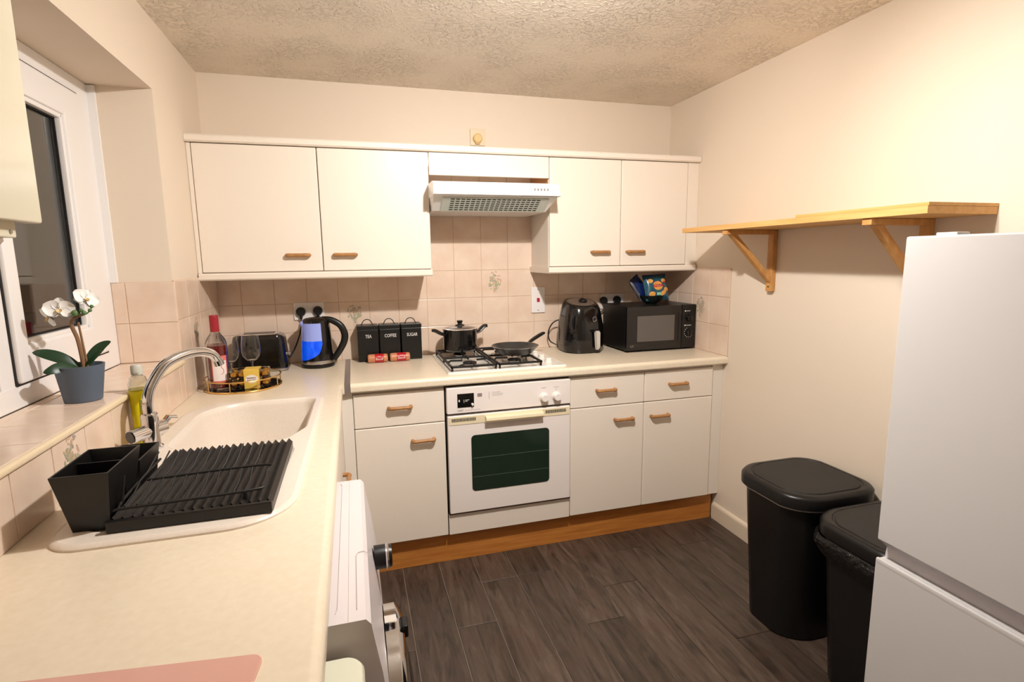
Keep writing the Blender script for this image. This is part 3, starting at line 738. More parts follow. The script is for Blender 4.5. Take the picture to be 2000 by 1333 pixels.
fs = thing('fan_switch', 'cream square plate with round yellowed fitting above the cabinets', 'switch', (1.313, 0, 2.02))
part('face_plate', M().box(1.274, 1.355, -.010, -.0005, 2.018, 2.102, .0025), mat('cream_plate', (226, 206, 176), .4), fs)
part('blank_knob', M().lathe([(0, -.032), (.019, -.032), (.024, -.027), (.024, -.0098)], (1.311, 0, 2.052), 20, 'y').box(1.299, 1.324, -.026, -.0098, 2.024, 2.04, .003), mat('yellowed_plastic', (222, 190, 130), .45), fs)

# ================================================================== KETTLE
kt = thing('kettle', 'black jug kettle with glowing blue water window', 'kettle', (.453, -.13, WT))
kx, ky = .453, -.132
part('power_base', M().lathe([(0, WT), (.074, WT), (.078, WT+.004), (.078, WT+.016), (.072, WT+.019), (0, WT+.019)], (kx, ky, 0), 40), BLACKS, kt)
part('steel_band', M().lathe([(.0755, WT+.019), (.0765, WT+.021), (.0762, WT+.033), (.0755, WT+.035)], (kx, ky, 0), 40, caps=False), STEEL, kt)
def krad(z): t = (z-(WT+.02))/(1.142-WT-.02); return .0755-.0125*max(t, 0)**1.3
prof = [(krad(z), z) for z in [WT+.02+i*.0116 for i in range(19)]]
part('body', M().lathe([(0, WT+.0195)]+prof+[(.05, 1.148), (.03, 1.153), (0, 1.154)], (kx, ky, 0), 40), BLACKG, kt)
def kp(th, z, e=.0012): a = math.radians(th); r = krad(z)+e; return (kx+r*math.sin(a), ky-r*math.cos(a), z)
def zlow(th): t = max(0, min(1, (th+95)/118)); return WT+.036+.052*t**3+.03*max(0, (t-.86)/.14)**2
win_lo = M(); win_hi = M(); TH = [-95+118*i/24 for i in range(25)]; zm = 1.043; ztop = 1.128
win_lo.add([kp(th, zlow(th)+(zm-zlow(th))*j/6) for th in TH for j in range(7)], [(i*7+j, (i+1)*7+j, (i+1)*7+j+1, i*7+j+1) for i in range(24) for j in range(6)])
win_hi.add([kp(th, zm+(ztop-zm)*j/5) for th in TH for j in range(6)], [(i*6+j, (i+1)*6+j, (i+1)*6+j+1, i*6+j+1) for i in range(24) for j in range(5)])
part('water_window', win_lo, BLUE, kt, label='glowing blue water window'); part('upper_window', win_hi, BLUEP, kt, label='pale blue upper window')
part('handle', M().tube(bez([(kx+.03, ky-.005, 1.142), (kx+.07, ky-.01, 1.138), (kx+.112, ky-.015, 1.112), (kx+.132, ky-.016, 1.07), (kx+.128, ky-.014, 1.03), (kx+.105, ky-.01, .985), (kx+.074, ky-.005, .942)], 5), [.013]*7*5 and [.0125+.002*math.sin(i/30*PI) for i in range(31)], 12, flat=(1.15, .85)), BLACKS, kt)
part('spout', M().tube([(kx-.050, ky-.012, 1.118), (kx-.066, ky-.016, 1.134)], [.02, .012], 12), BLUEP, kt)
plug(kt, .4595, 1.175, [(.4595, -.026, 1.12), (.468, -.024, 1.0), (.50, -.03, .93), (.50, -.06, WT+.006)])

# ================================================================== TOASTER
ts = thing('toaster', 'black two-slice toaster with chrome top behind the tray', 'toaster', (.2, -.135, WT))
tcx, tcy = .197, -.135
part('body', M().loft([rr(tcx, tcy, .122, .078, .035, WT+.012), rr(tcx, tcy, .122, .078, .035, WT+.03), rr(tcx, tcy, .112, .072, .034, 1.06), rr(tcx, tcy, .105, .066, .03, 1.078), rr(tcx, tcy, .092, .055, .024, 1.085)]), BLACKG, ts)
part('base_trim', M().loft([rr(tcx, tcy, .118, .075, .034, WT), rr(tcx, tcy, .124, .080, .036, WT+.004), rr(tcx, tcy, .124, .080, .036, WT+.013), rr(tcx, tcy, .121, .077, .034, WT+.016)]), STEEL, ts)
part('top_plate', M().loft([rr(tcx, tcy, .086, .05, .022, 1.0848), rr(tcx, tcy, .084, .048, .02, 1.088)]), CHROME, ts)
for y in (-.022, .022): part('slot', M().box(tcx-.068, tcx+.068, tcy+y-.011, tcy+y+.011, 1.084, 1.0884), DARK, ts)
part('lever_knob', M().tube([(tcx+.118, tcy-.01, .985), (tcx+.134, tcy-.01, .985)], .009, 14), STEEL, ts)
plug(ts, .3785, 1.172, [(.379, -.03, 1.12), (.368, -.05, 1.06), (.345, -.06, 1.0), (.325, -.08, .965), (.315, -.09, .95)])

# ================================================================== CANISTERS
def canister(word, label, x0, x1):
    t = thing('canister', label, 'canister', ((x0+x1)/2, -.07, WT), 'black storage tins')
    y0, y1 = -.108, -.016
    part('tin_body', M().box(x0, x1, y0, y1, WT, 1.075, .004), BLACKS, t)
    lid = part('lid', M().box(x0-.0012, x1+.0012, y0-.0012, y1+.0012, 1.075, 1.096, .003), BLACKS, t)
    c = (x0+x1)/2
    part('lid_handle', M().tube([(c-.032, -.062, 1.0965), (c-.026, -.062, 1.100)]+[(c-.024*math.cos(a*PI/8), -.062, 1.100+.024*math.sin(a*PI/8)) for a in range(1, 8)]+[(c+.026, -.062, 1.100), (c+.032, -.062, 1.0965)], .0022, 8), BLACKM, lid)
    m = M(); text(m, word, .024, face_front(c+.003, y0-.0004, 1.04, .72)); part('lettering', m, PRINT, t, 0)
canister('TEA', 'black tin canister lettered TEA', .645, .748)
canister('COFFEE', 'black tin canister lettered COFFEE', .755, .858)
canister('SUGAR', 'black tin canister lettered SUGAR', .865, .968)
def biscuit_pack(label, x0, x1, yc):
    t = thing('biscuit_pack', label, 'biscuit pack', ((x0+x1)/2, yc, WT), 'red biscuit packs'); r = .022; zc = WT+r
    part('wrapper', M().lathe([(0, x0), (r*.8, x0), (r, x0+.006), (r, x1-.006), (r*.8, x1), (0, x1)], (0, yc, zc), 20, 'x'), PACKT, t)
    a, b = x0+.034, x1-.020
    part('label_band', M().lathe([(r+.0005, a), (r+.0008, a+.001), (r+.0008, b-.001), (r+.0005, b)], (0, yc, zc), 20, 'x', caps=False), PACKR, t)
    m = M(); mm = M(); text(mm, 'Biscoff', .0165, Matrix.Identity(4)); text(mm, 'Lotus', .0075, Matrix.Translation((0, .013, 0)))
    c = (a+b)/2
    for k, p in enumerate(mm.v):
        an = (p[1]-.001)/r; rad = r+.0012+p[2]; mm.v[k] = (c+p[0]*.85, yc-rad*math.cos(an), zc+rad*math.sin(an))
    part('lettering', mm, PRINT, t, 0)
biscuit_pack('red-labelled biscuit pack lying before the TEA tin', .690, .788, -.142)
biscuit_pack('red-labelled biscuit pack lying before the COFFEE tin', .800, .900, -.138)

# ================================================================== POT AND PAN
ZG = WT+.0455
pot = thing('stock_pot', 'black cooking pot with glass lid on the back burner', 'pot', (1.16, -.17, ZG))
pr = .089; pc = (1.16, -.17, 0); zt = 1.066
part('pot_body', M().lathe([(0, ZG), (pr-.008, ZG), (pr, ZG+.008), (pr, zt-.003), (pr+.003, zt), (pr-.002, zt+.001), (pr-.004, zt-.004), (pr-.004, ZG+.006), (0, ZG+.004)], pc, 40), BLACKG, pot)
part('lid_glass', M().lathe([(pr-.004, zt+.003), (pr*.75, zt+.011), (pr*.4, zt+.016), (.012, zt+.018), (.012, zt+.016), (pr*.4, zt+.014), (pr*.75, zt+.009), (pr-.006, zt+.001)], pc, 40, caps=False), CLEAR, pot)
part('lid_rim', M().lathe([(pr+.002, zt+.001), (pr+.002, zt+.004), (pr-.006, zt+.0065), (pr-.008, zt+.004), (pr-.004, zt+.001)], pc, 40, caps=False), CHROME, pot)
part('lid_knob', M().lathe([(0, zt+.017), (.026, zt+.0175), (.024, zt+.021), (.012, zt+.026), (.011, zt+.03), (.014, zt+.034), (.016, zt+.042), (.013, zt+.044), (0, zt+.044)], pc, 24), BLACKS, pot)
for sx, dy, dz in ((-1, -.03, .0), (1, .02, .006)):
    part('side_handle', M().tube(bez([(1.16+sx*(pr-.004), -.17+dy*.4, zt-.026), (1.16+sx*(pr+.018), -.17+dy*.7, zt-.016), (1.16+sx*(pr+.045), -.17+dy, zt+dz), (1.16+sx*(pr+.062), -.17+dy, zt+.001+dz)], 4), [.012+.004*math.sin(i/12*PI) for i in range(13)], 12, flat=(.6, 1.3)), BLACKS, pot)
pan = thing('frying_pan', 'black non-stick frying pan on the front right burner', 'pan', (1.398, -.372, ZG))
pc = (1.398, -.372, 0); R_ = .118; zt = ZG+.040
part('pan_body', M().lathe([(0, ZG), (.078, ZG), (.084, ZG+.003), (R_-.004, zt-.004), (R_, zt), (R_-.003, zt), (.080, ZG+.008), (0, ZG+.006)], pc, 48), mat('pan_grey', (58, 55, 52), .3), pan)
part('pan_rim', M().lathe([(R_-.0025, zt-.001), (R_-.001, zt+.0012), (R_+.001, zt), (R_-.0005, zt-.0015), (R_-.0025, zt-.001)], pc, 48, caps=False), STEEL, pan)
hd_ = V((.80, .60, 0))
part('pan_handle', M().tube(bez([tuple(V(pc)+hd_*r_+V((0, 0, z))) for r_, z in ((.108, zt-.012), (.135, zt+.002), (.175, zt+.014), (.225, zt+.026), (.262, zt+.033))], 4), [.009, .009, .0095, .010, .011, .0115, .012, .0125, .013, .013, .013, .013, .013, .0125, .012, .011, .008], 12, flat=(.65, 1.1)), BLACKS, pan)

# ================================================================== AIR FRYER
af = thing('air_fryer', 'glossy black air fryer with silver basket handle', 'air fryer', (1.842, -.165, WT))
ac = (1.840, -.165)
lv = [(WT, .100, .104, 0), (WT+.006, .110, .114, 0), (WT+.03, .115, .120, 0), (WT+.09, .118, .124, 0), (WT+.15, .114, .120, 0), (WT+.2, .106, .111, 0), (WT+.24, .098, .102, .004), (WT+.262, .090, .094, .012), (WT+.272, .083, .088, .016)]
part('body', M().loft([rr(*ac, hx, hy, min(hx, hy)*.8, z, 8, tl) for z, hx, hy, tl in lv]), BLACKG, af, 40)
TA = Matrix.Translation((ac[0], ac[1]-.002, WT+.2725)) @ Matrix.Rotation(math.atan2(.016, .088), 4, 'X')
m = M(); m.m = TA; m.lathe([(0, .0022), (.070, .0022), (.074, .001), (.074, -.002)], (0, 0, 0), 32, 'z', 1, 1.06); tp = part('top_panel', m, mat('fryer_top', (112, 96, 86), .28, coat=.4), af)
m = M(); m.m = TA; m.lathe([(0, .016), (.020, .016), (.023, .012), (.023, .002)], (.008, -.012, 0), 24).box(.002, .014, -.032, .010, .014, .021, .002); part('timer_knob', m, BLACKS, tp)
RZm = Matrix.Translation((ac[0], ac[1], 0)) @ Matrix.Rotation(math.radians(11), 4, 'Z')
m = M(); m.m = RZm; m.lathe([(0, -.126), (.012, -.126), (.015, -.124), (.016, -.100)], (.006, 0, WT+.187), 24, 'y'); part('temperature_dial', m, BLACKS, af)
m = M(); m.m = RZm; m.lathe([(.010, -.1265), (.0115, -.1275), (.0135, -.1265)], (.006, 0, WT+.187), 24, 'y', caps=False); part('dial_ring', m, STEEL, af)
m = M(); m.m = RZm; m.loft([[(x, y, WT+.024) for x, y in ((.006, -.148), (.018, -.148), (.019, -.138), (.005, -.138))], [(x, y, WT+.038) for x, y in ((.001, -.158), (.021, -.158), (.022, -.140), (.000, -.140))], [(x, y, WT+.118) for x, y in ((-.005, -.160), (.019, -.160), (.020, -.140), (-.006, -.140))], [(x, y, WT+.126) for x, y in ((-.004, -.150), (.018, -.150), (.020, -.138), (-.006, -.138))]]); hb = part('basket_handle', m, mat('silver_plastic', (206, 200, 192), .3, metal=.2), af)
m = M(); m.m = RZm; m.box(-.014, .024, -.148, -.110, WT+.120, WT+.132, .004); part('handle_mount', m, BLACKS, af)
plug(af, 2.05, 1.171, [(2.05, -.03, 1.12), (2.0, -.03, 1.09), (1.95, -.03, 1.08), (1.86, -.03, 1.07)])
part('cord', M().tube(bez([(1.765, -.09, 1.085), (1.715, -.07, 1.062), (1.690, -.06, 1.01), (1.700, -.06, .955), (1.75, -.08, .928)], 5), .0036, 8), BLACKS, af)

# ================================================================== MICROWAVE
mw = thing('microwave', 'black microwave oven with two dials in the right corner', 'microwave', (2.25, -.2, WT))
part('casing', M().box(2.034, 2.462, -.318, -.045, WT+.010, 1.160, .004), BLACKS, mw)
for x in (2.06, 2.43):
    for y in (-.29, -.08): part('foot', M().lathe([(0, WT), (.012, WT), (.012, WT+.011)], (x, y, 0), 12), BLACKM, mw)
dr = part('door', M().box(2.034, 2.372, -.337, -.318, WT+.010, 1.160, .004), BLACKG, mw)
part('door_window', M().box(2.098, 2.326, -.3385, -.336, WT+.057, 1.107, .001), MWIN, dr)
part('door_grip', M().box(2.350, 2.358, -.3405, -.336, WT+.05, 1.12, .002), BLACKM, dr)
m = M(); text(m, 'LG', .016, face_front(2.068, -.3373, WT+.034)); part('badge', m, PRINTG, dr, 0)
cp = part('control_panel', M().box(2.374, 2.462, -.337, -.318, WT+.010, 1.160, .004), BLACKS, mw)
for z in (1.085, 1.005):
    part('dial', M().lathe([(0, -.352), (.017, -.352), (.019, -.349), (.020, -.3365)], (2.418, 0, z), 24, 'y'), BLACKG, cp)
    part('dial_grip', M().box(2.4155, 2.4205, -.356, -.3515, z-.016, z+.016, .001), BLACKS, cp)
m = M(); fr_ = lambda u, v: (u, -.3374, v)
for z, k in ((1.125, 2), (1.045, 3)):
    m.disc(fr_, 2.393, z, .004, .004, 10, 1); m.rect(fr_, 2.400, 2.408+.008*k, z-.0012, z+.0012, 1, 1)
for k in range(9):
    a = math.radians(120+k*25); m.disc(fr_, 2.418+.027*math.cos(a), 1.005+.027*math.sin(a), .0022, .0022, 6, 1)
part('dial_print', m, PRINT, cp, 0)
plug(mw, 2.1355, 1.174, [(2.136, -.03, 1.12), (2.13, -.032, 1.05), (2.10, -.034, 1.0)])

# ================================================================== BOWL OF CRISPS
bw = solo('glass_bowl', M().lathe([(0, 1.1606), (.030, 1.1606), (.032, 1.164), (.050, 1.176), (.064, 1.194), (.070, 1.210), (.067, 1.210), (.061, 1.195), (.048, 1.180), (.03, 1.169), (0, 1.168)], (2.250, -.215, 0), 36), OLIVE, 'dark glass bowl on top of the microwave', 'bowl', (2.25, -.215, 1.1606))
def crisp_bag(label, cx_, cy_, cz_, rot, lean, yaw, hw, hh, main):
    mtx = Matrix.Translation((cx_, cy_, cz_)) @ Matrix.Rotation(yaw, 4, 'Z') @ Matrix.Rotation(lean, 4, 'X') @ Matrix.Rotation(rot, 4, 'Y')
    def th(u, v): return .026*max(0, (1-abs(u)**3)*(1-abs(v)**2.6))**.6 + .0012*math.sin(u*9+v*5)
    def f(u, v): return tuple(mtx @ V((u*hw, -th(u, v)-.0006, v*hh)))
    def bk(u, v): return tuple(mtx @ V((u*hw, th(u, v)+.0006, v*hh)))
    t = thing('crisp_packet', label, 'crisp packet', (cx_, cy_, cz_-hh))
    m = M(); m.k = 0; m.rect(f, -1, 1, -1, 1, 12, 14); m.k = 1; m.rect(bk, -1, 1, -1, 1, 12, 14)
    part('bag', m, [CRISPT if main else CRISPB, CRISPB], t, 60)
    def fo(e): return lambda u, v: tuple(mtx @ V((u*hw, -th(u, v)-.0006-e, v*hh)))
    part('seal', M().rect(fo(.0008), -1, 1, .84, 1, 8, 2), CRISPB, t)
    if main:
        m = M(); m.disc(fo(.0012), 0, .06, .42, .34, 20); m.disc(fo(.0012), -.55, .45, .22, .17, 12); m.disc(fo(.0012), .55, .42, .2, .16, 12); m.disc(fo(.0012), -.55, -.55, .26, .2, 12); m.disc(fo(.0012), .42, -.5, .3, .16, 12, 3, .6); m.disc(fo(.0012), .7, -.25, .22, .16, 12)
        part('crisps_print', m, CRISPY, t, 60)
        part('brand_band', M().rect(fo(.002), -.42, .42, -.04, .16, 8, 3).rect(fo(.002), .5, .75, .25, .36, 2, 1), CRISPR, t)
        mm = M(); text(mm, 'Walkers', .0135, Matrix.Identity(4), .0001)
        mm.v = [fo(.003)(p[0]/hw, .06+p[1]/hh) for p in mm.v]; part('lettering', mm, PRINT, t, 0)
        part('flavour_patch', M().rect(fo(.0016), -.18, .2, -.66, -.46, 3, 2), mat('mint', (150, 204, 172), .4), t)
    else:
        part('foil_edge', M().rect(fo(.001), -1, -.86, -1, 1, 2, 8), FOILS, t)
crisp_bag('blue and green crisp packet with orange crisps printed, in the bowl', 2.266, -.232, 1.254, -.05, -.26, .0, .072, .074, True)
crisp_bag('dark blue crisp packet tilted left in the bowl', 2.190, -.180, 1.250, -.55, -.20, .25, .038, .070, False)

# ================================================================== TRAY, WINE, GLASSES, CHOCOLATES
tr = thing('serving_tray', 'round gold wire tray with mirror base on the worktop', 'tray', (.177, -.487, WT))
tc = (.177, -.487, 0); tR = .145
part('mirror_base', M().lathe([(0, WT+.003), (tR-.003, WT+.003), (tR-.003, WT+.006), (0, WT+.006)], tc, 48), mat('smoked_mirror', (70, 62, 56), .06, metal=.9), tr)
part('base_ring', M().tube([(tc[0]+tR*math.cos(a*PI/24), tc[1]+tR*math.sin(a*PI/24), WT+.004) for a in range(48)], .004, 8, True), GOLD, tr)
part('top_ring', M().tube([(tc[0]+tR*math.cos(a*PI/24), tc[1]+tR*math.sin(a*PI/24), WT+.045) for a in range(48)], .0026, 8, True), GOLD, tr)
for k in range(9):
    a = 2*PI*k/9+.35; part('post', M().tube([(tc[0]+tR*math.cos(a), tc[1]+tR*math.sin(a), WT+.004), (tc[0]+tR*math.cos(a), tc[1]+tR*math.sin(a), WT+.045)], .0022, 6), GOLD, tr)
ZT = WT+.0065
wb = thing('wine_bottle', 'bottle of rose wine with pink foil neck on the tray', 'bottle', (.096, -.53, ZT))
bc_ = (.096, -.53, 0); br = .040
part('bottle_glass', M().lathe([(0, ZT), (br-.003, ZT), (br, ZT+.004), (br, 1.094), (br-.002, 1.108), (br-.007, 1.121), (br-.015, 1.133), (.0175, 1.144), (.0145, 1.158), (.0145, 1.212), (.011, 1.212), (.0115, 1.158), (br-.018, 1.130), (br-.0045, 1.095), (br-.0045, ZT+.008), (0, ZT+.012)], bc_, 36), CLEAR, wb)
part('wine', M().lathe([(0, ZT+.0125), (br-.005, ZT+.0085), (br-.005, 1.090), (br-.006, 1.096), (0, 1.096)], bc_, 36), WINE, wb)
part('neck_foil', M().lathe([(.0152, 1.150), (.0165, 1.152), (.0168, 1.214), (.0155, 1.2165), (0, 1.2165)], bc_, 28), FOIL, wb)
def bl(th, z, e): a = math.radians(th); return (bc_[0]+(br+e)*math.sin(a), bc_[1]-(br+e)*math.cos(a), z)
part('label', M().rect(lambda u, v: bl(u, v, .0006), -22, 62, .948, 1.056, 14, 2), LABELP, wb, label='pink label')
part('label_panel', M().rect(lambda u, v: bl(u, v, .0010), -16, 56, .955, 1.036, 14, 2), LABELW, wb)
part('label_emblem', M().tube(bez([bl(24, .982, .0014), bl(34, .985, .0014), bl(38, .999, .0014), bl(28, 1.010, .0014), bl(30, 1.022, .0014), bl(38, 1.02, .0014)], 4), .0011, 6), LABELP, wb)
def wine_glass(label, x, y):
    t = thing('wine_glass', label, 'glass', (x, y, ZT)); c = (x, y, 0)
    part('foot', M().lathe([(0, ZT), (.034, ZT), (.035, ZT+.001), (.012, ZT+.004), (.0045, ZT+.010), (0, ZT+.010)], c, 32), CLEAR, t)
    part('stem', M().lathe([(0, ZT+.0098), (.0045, ZT+.010), (.0034, ZT+.03), (.0034, ZT+.075), (.006, ZT+.083), (0, ZT+.083)], c, 14), CLEAR, t)
    z = ZT+.083
    part('glass_bowl', M().lathe([(.006, z), (.020, z+.006), (.034, z+.022), (.0395, z+.045), (.038, z+.075), (.033, z+.112), (.032, z+.112), (.0368, z+.075), (.0383, z+.045), (.0330, z+.023), (.019, z+.0075), (0, z+.004)], c, 36), CLEAR, t)
wine_glass('wine glass standing in front of the toaster on the tray', .200, -.400)
wine_glass('wine glass standing next to the wine bottle', .118, -.412)
cb = thing('chocolate_box', 'clear box of gold foil chocolates with yellow label', 'chocolate box', (.21, -.545, ZT))
X0, X1, Y0, Y1 = .140, .288, -.578, -.515
part('clear_case', M().box(X0, X1, Y0, Y1, ZT, ZT+.078, .004).box(X0+.0015, X1-.0015, Y0+.0015, Y1-.0015, ZT+.0015, ZT+.0765, .003), CASE, cb)
for i in range(5):
    for j in range(2):
        for k in range(2):
            c_ = (X0+.0165+i*.0288, Y0+.017+j*.029, ZT+.0195+k*.036)
            ch = part('chocolate', M().lathe([(0, -.0135)]+[(.0135*math.sin(PI*q/8), -.0135*math.cos(PI*q/8)) for q in range(1, 8)]+[(0, .0135)], c_, 14), GFOIL, cb)
            part('paper_cup', M().lathe([(.0105, -.0150), (.0142, -.004), (.0137, -.004), (.010, -.0145)], c_, 14, caps=False), BROWNCUP, ch)
part('label_band', M().box(X0+.055, X1-.035, Y0-.0012, Y1+.0012, ZT-.0002+.0004, ZT+.0795, .001), YLABEL, cb)
m = M(); fn = lambda u, v: (u, Y0-.0016, v); m.disc(fn, (X0+X1)/2+.010, ZT+.040, .024, .017, 20, 2); part('label_oval', m, LABELW, cb)
m = M(); text(m, 'FERRERO', .0085, face_front((X0+X1)/2+.010, Y0-.0020, ZT+.044)); text(m, 'ROCHER', .0085, face_front((X0+X1)/2+.010, Y0-.0020, ZT+.034)); part('lettering', m, mat('gold_brown_print', (120, 84, 44), .5), cb, 0)

# ================================================================== DISH SOAP
ds = thing('soap_bottle', 'yellow washing-up liquid bottle behind the tap', 'bottle', (.034, -1.185, WT))
sc_ = (.034, -1.185, 0)
part('bottle_body', M().lathe([(0, WT), (.018, WT), (.0205, WT+.004), (.0215, WT+.05), (.0235, WT+.11), (.0245, WT+.160), (.022, WT+.163), (0, WT+.163)], sc_, 28, 'z', 1, 1.25), SOAPY, ds)
part('clear_shoulder', M().lathe([(.0245, WT+.1605), (.024, WT+.178), (.019, WT+.196), (.0125, WT+.2), (.0125, WT+.21), (.0105, WT+.21), (.0105, WT+.199), (.0175, WT+.194), (.0225, WT+.177), (.023, WT+.164)], sc_, 28, 'z', 1, 1.25, caps=False), CLEARP, ds)
part('cap', M().lathe([(.0145, WT+.204), (.0150, WT+.226), (.012, WT+.232), (0, WT+.233)], sc_, 24), mat('frosted_cap', (226, 226, 214), .35, trans=.3), ds)
def sl_(th, z): a = math.radians(th); return (sc_[0]+.0252*math.cos(a), sc_[1]+.0315*math.sin(a), z)
part('label', M().rect(sl_, -70, 60, WT+.062, WT+.135, 10, 2), mat('soap_label', (120, 130, 40), .4), ds)
part('label_badge', M().disc(lambda u, v: tuple(V(sl_(u, v))+V((.0008, 0, 0))), -45, WT+.122, 22, .014, 14, 2).rect(lambda u, v: tuple(V(sl_(u, v))+V((.0008, 0, 0))), -66, -30, WT+.085, WT+.1, 4, 1), mat('soap_red', (206, 70, 40), .4), ds)

# ================================================================== ORCHID
orc = thing('potted_orchid', 'white artificial orchid in a blue-grey pot on the window sill', 'plant', (-.078, -1.235, SILL))
oc = (-.078, -1.240, 0)
part('plant_pot', M().lathe([(0, SILL), (.040, SILL), (.043, SILL+.002), (.056, SILL+.094), (.057, SILL+.098), (.0535, SILL+.098), (.051, SILL+.085), (0, SILL+.083)], oc, 36, 'z', 1, .92), POTB, orc)
part('moss', M().lathe([(.0515, SILL+.084), (.03, SILL+.090), (0, SILL+.093)], oc, 20, 'z', 1, .92), SOIL, orc)
part('stem', M().tube(bez([(-.066, -1.245, SILL+.085), (-.068, -1.245, SILL+.13), (-.072, -1.245, SILL+.17), (-.080, -1.247, SILL+.205), (-.074, -1.25, SILL+.222), (-.045, -1.25, SILL+.235)], 5), [.0052]*16+[.0035]*10, 8), STEM, orc)
part('support_stick', M().tube([(-.058, -1.242, SILL+.085), (-.066, -1.243, SILL+.212)], .003, 6), STEM, orc)
def leaf(P, wmax, m=None, n=10):
    m = m or M(); Q = bez([V(p) for p in P], n//2); k = len(Q); vs_ = []
    for i, q in enumerate(Q):
        t = i/(k-1); q = V(q); nx = V(Q[min(i+1, k-1)])-V(Q[max(i-1, 0)]); side = nx.cross(V((0, 0, 1))).normalized(); side = (side*.55+side.cross(nx).normalized()*.85*(1 if side.cross(nx).z > 0 else -1)).normalized(); wd = wmax*math.sin(PI*min(1, .12+.88*t))**.7 if t < .995 else .0008
        up = V((0, 0, 1))
        vs_ += [q-side*wd, q+V((.001, -.003, .001)), q+side*wd, q+V((0, .001, -.001))]
    fs = []
    for i in range(k-1):
        for j in range(4): fs.append((i*4+j, i*4+(j+1) % 4, (i+1)*4+(j+1) % 4, (i+1)*4+j))
    fs += [(3, 2, 1, 0), tuple((k-1)*4+j for j in range(4))]
    return m.add(vs_, fs)
for P, wd in (([(-.078, -1.242, SILL+.09), (-.11, -1.248, SILL+.118), (-.145, -1.252, SILL+.134), (-.172, -1.252, SILL+.139)], .0155),
              ([(-.068, -1.235, SILL+.09), (-.052, -1.225, SILL+.118), (-.032, -1.215, SILL+.142), (-.012, -1.205, SILL+.153)], .017),
              ([(-.078, -1.25, SILL+.09), (-.100, -1.275, SILL+.100), (-.115, -1.295, SILL+.096), (-.130, -1.305, SILL+.092)], .014),
              ([(-.065, -1.245, SILL+.09), (-.05, -1.245, SILL+.108), (-.032, -1.243, SILL+.128), (-.022, -1.24, SILL+.132)], .0045)):
    part('leaf', leaf(P, wd), GREEN, orc, 60)
def petal(m, base, tip, width, nrm, cup=.25):
    b, t = V(base), V(tip); d = t-b; L_ = d.length; d.normalize(); nv = V(nrm); nv = (nv-d*nv.dot(d)).normalized(); s = d.cross(nv)
    top = []; n1, n2 = 8, 6
    for e in (0, .0012):
        for i in range(n1+1):
            u = i/n1; wd = width*(math.sin(PI*(.08+.86*u**.8)))**.75
            for j in range(n2+1):
                q = -1+2*j/n2
                top.append(b+d*L_*u+s*wd*q+nv*(cup*width*(q*q)+L_*.18*(u-.3)**2-e))
    k = (n1+1)*(n2+1); fs = []
    for i in range(n1):
        for j in range(n2):
            a = i*(n2+1)+j; fs.append((a, a+1, a+n2+2, a+n2+1)); fs.append((k+a, k+a+n2+1, k+a+n2+2, k+a+1))
    m.add(top, fs)
def flower(c, nrm, size, roll):
    c = V(c); nv = V(nrm).normalized(); ux = nv.cross(V((0, 0, 1))).normalized(); uz = ux.cross(nv)
    first = None
    for k, (ang, L_, wd) in enumerate(((90, 1, .5), (210, .95, .42), (330, .95, .42), (12, 1.08, .68), (168, 1.08, .68))):
        a = math.radians(ang+roll); m = M(); dd = ux*math.cos(a)+uz*math.sin(a); off = nv*(.002 if k > 2 else 0)
        petal(m, c+off, c+off+dd*size*L_, size*wd, nv); part('petal', m, PETAL, orc, 60)
    m = M(); petal(m, c+nv*.003, c+nv*.012-uz*size*.35, size*.2, nv, .6); part('lip', m, PETALY, orc, 60)
flower((-.096, -1.262, 1.310), (.35, -1, .15), .031, 6)
flower((-.046, -1.240, 1.334), (.75, -.6, .35), .029, 30)
flower((-.124, -1.25, 1.293), (-.7, -.8, -.5), .024, 80)
for p, r in (((-.063, -1.262, 1.300), .0085), ((-.043, -1.26, 1.300), .006), ((-.030, -1.258, 1.306), .005), ((-.026, -1.256, 1.316), .0048), ((-.048, -1.262, 1.307), .005)):
    part('bud', M().lathe([(0, -r)]+[(r*math.sin(PI*q/6), -r*math.cos(PI*q/6)) for q in range(1, 6)]+[(0, r)], p, 10), BUDG, orc)
part('bud_twig', M().tube(bez([(-.074, -1.25, 1.29), (-.055, -1.262, 1.296), (-.038, -1.260, 1.297), (-.027, -1.256, 1.312)], 4), .0015, 6), BUDG, orc)

# ================================================================== CHOPPING BOARD
A = V((.498, -2.221)); e1 = V((-.262, .034)).normalized(); e2 = V((-e1.y, e1.x)) ; e2 = e2 if e2.y < 0 else -e2
lo = smooth_loop([tuple(A), tuple(A+e1*.36), tuple(A+e1*.36+e2*.26), tuple(A+e2*.26)], .014, 5)
lo2 = [(A.x+(p[0]-A.x)*.994-.001, A.y+(p[1]-A.y)*.994-.001) for p in lo]
solo('chopping_board', M().loft([ring3(lo, WT), ring3(lo, WT+.004), ring3(lo2, WT+.0055)]), PINK, 'pink chopping board lying flat on the near end of the worktop', 'chopping board', (.3, -2.3, WT))

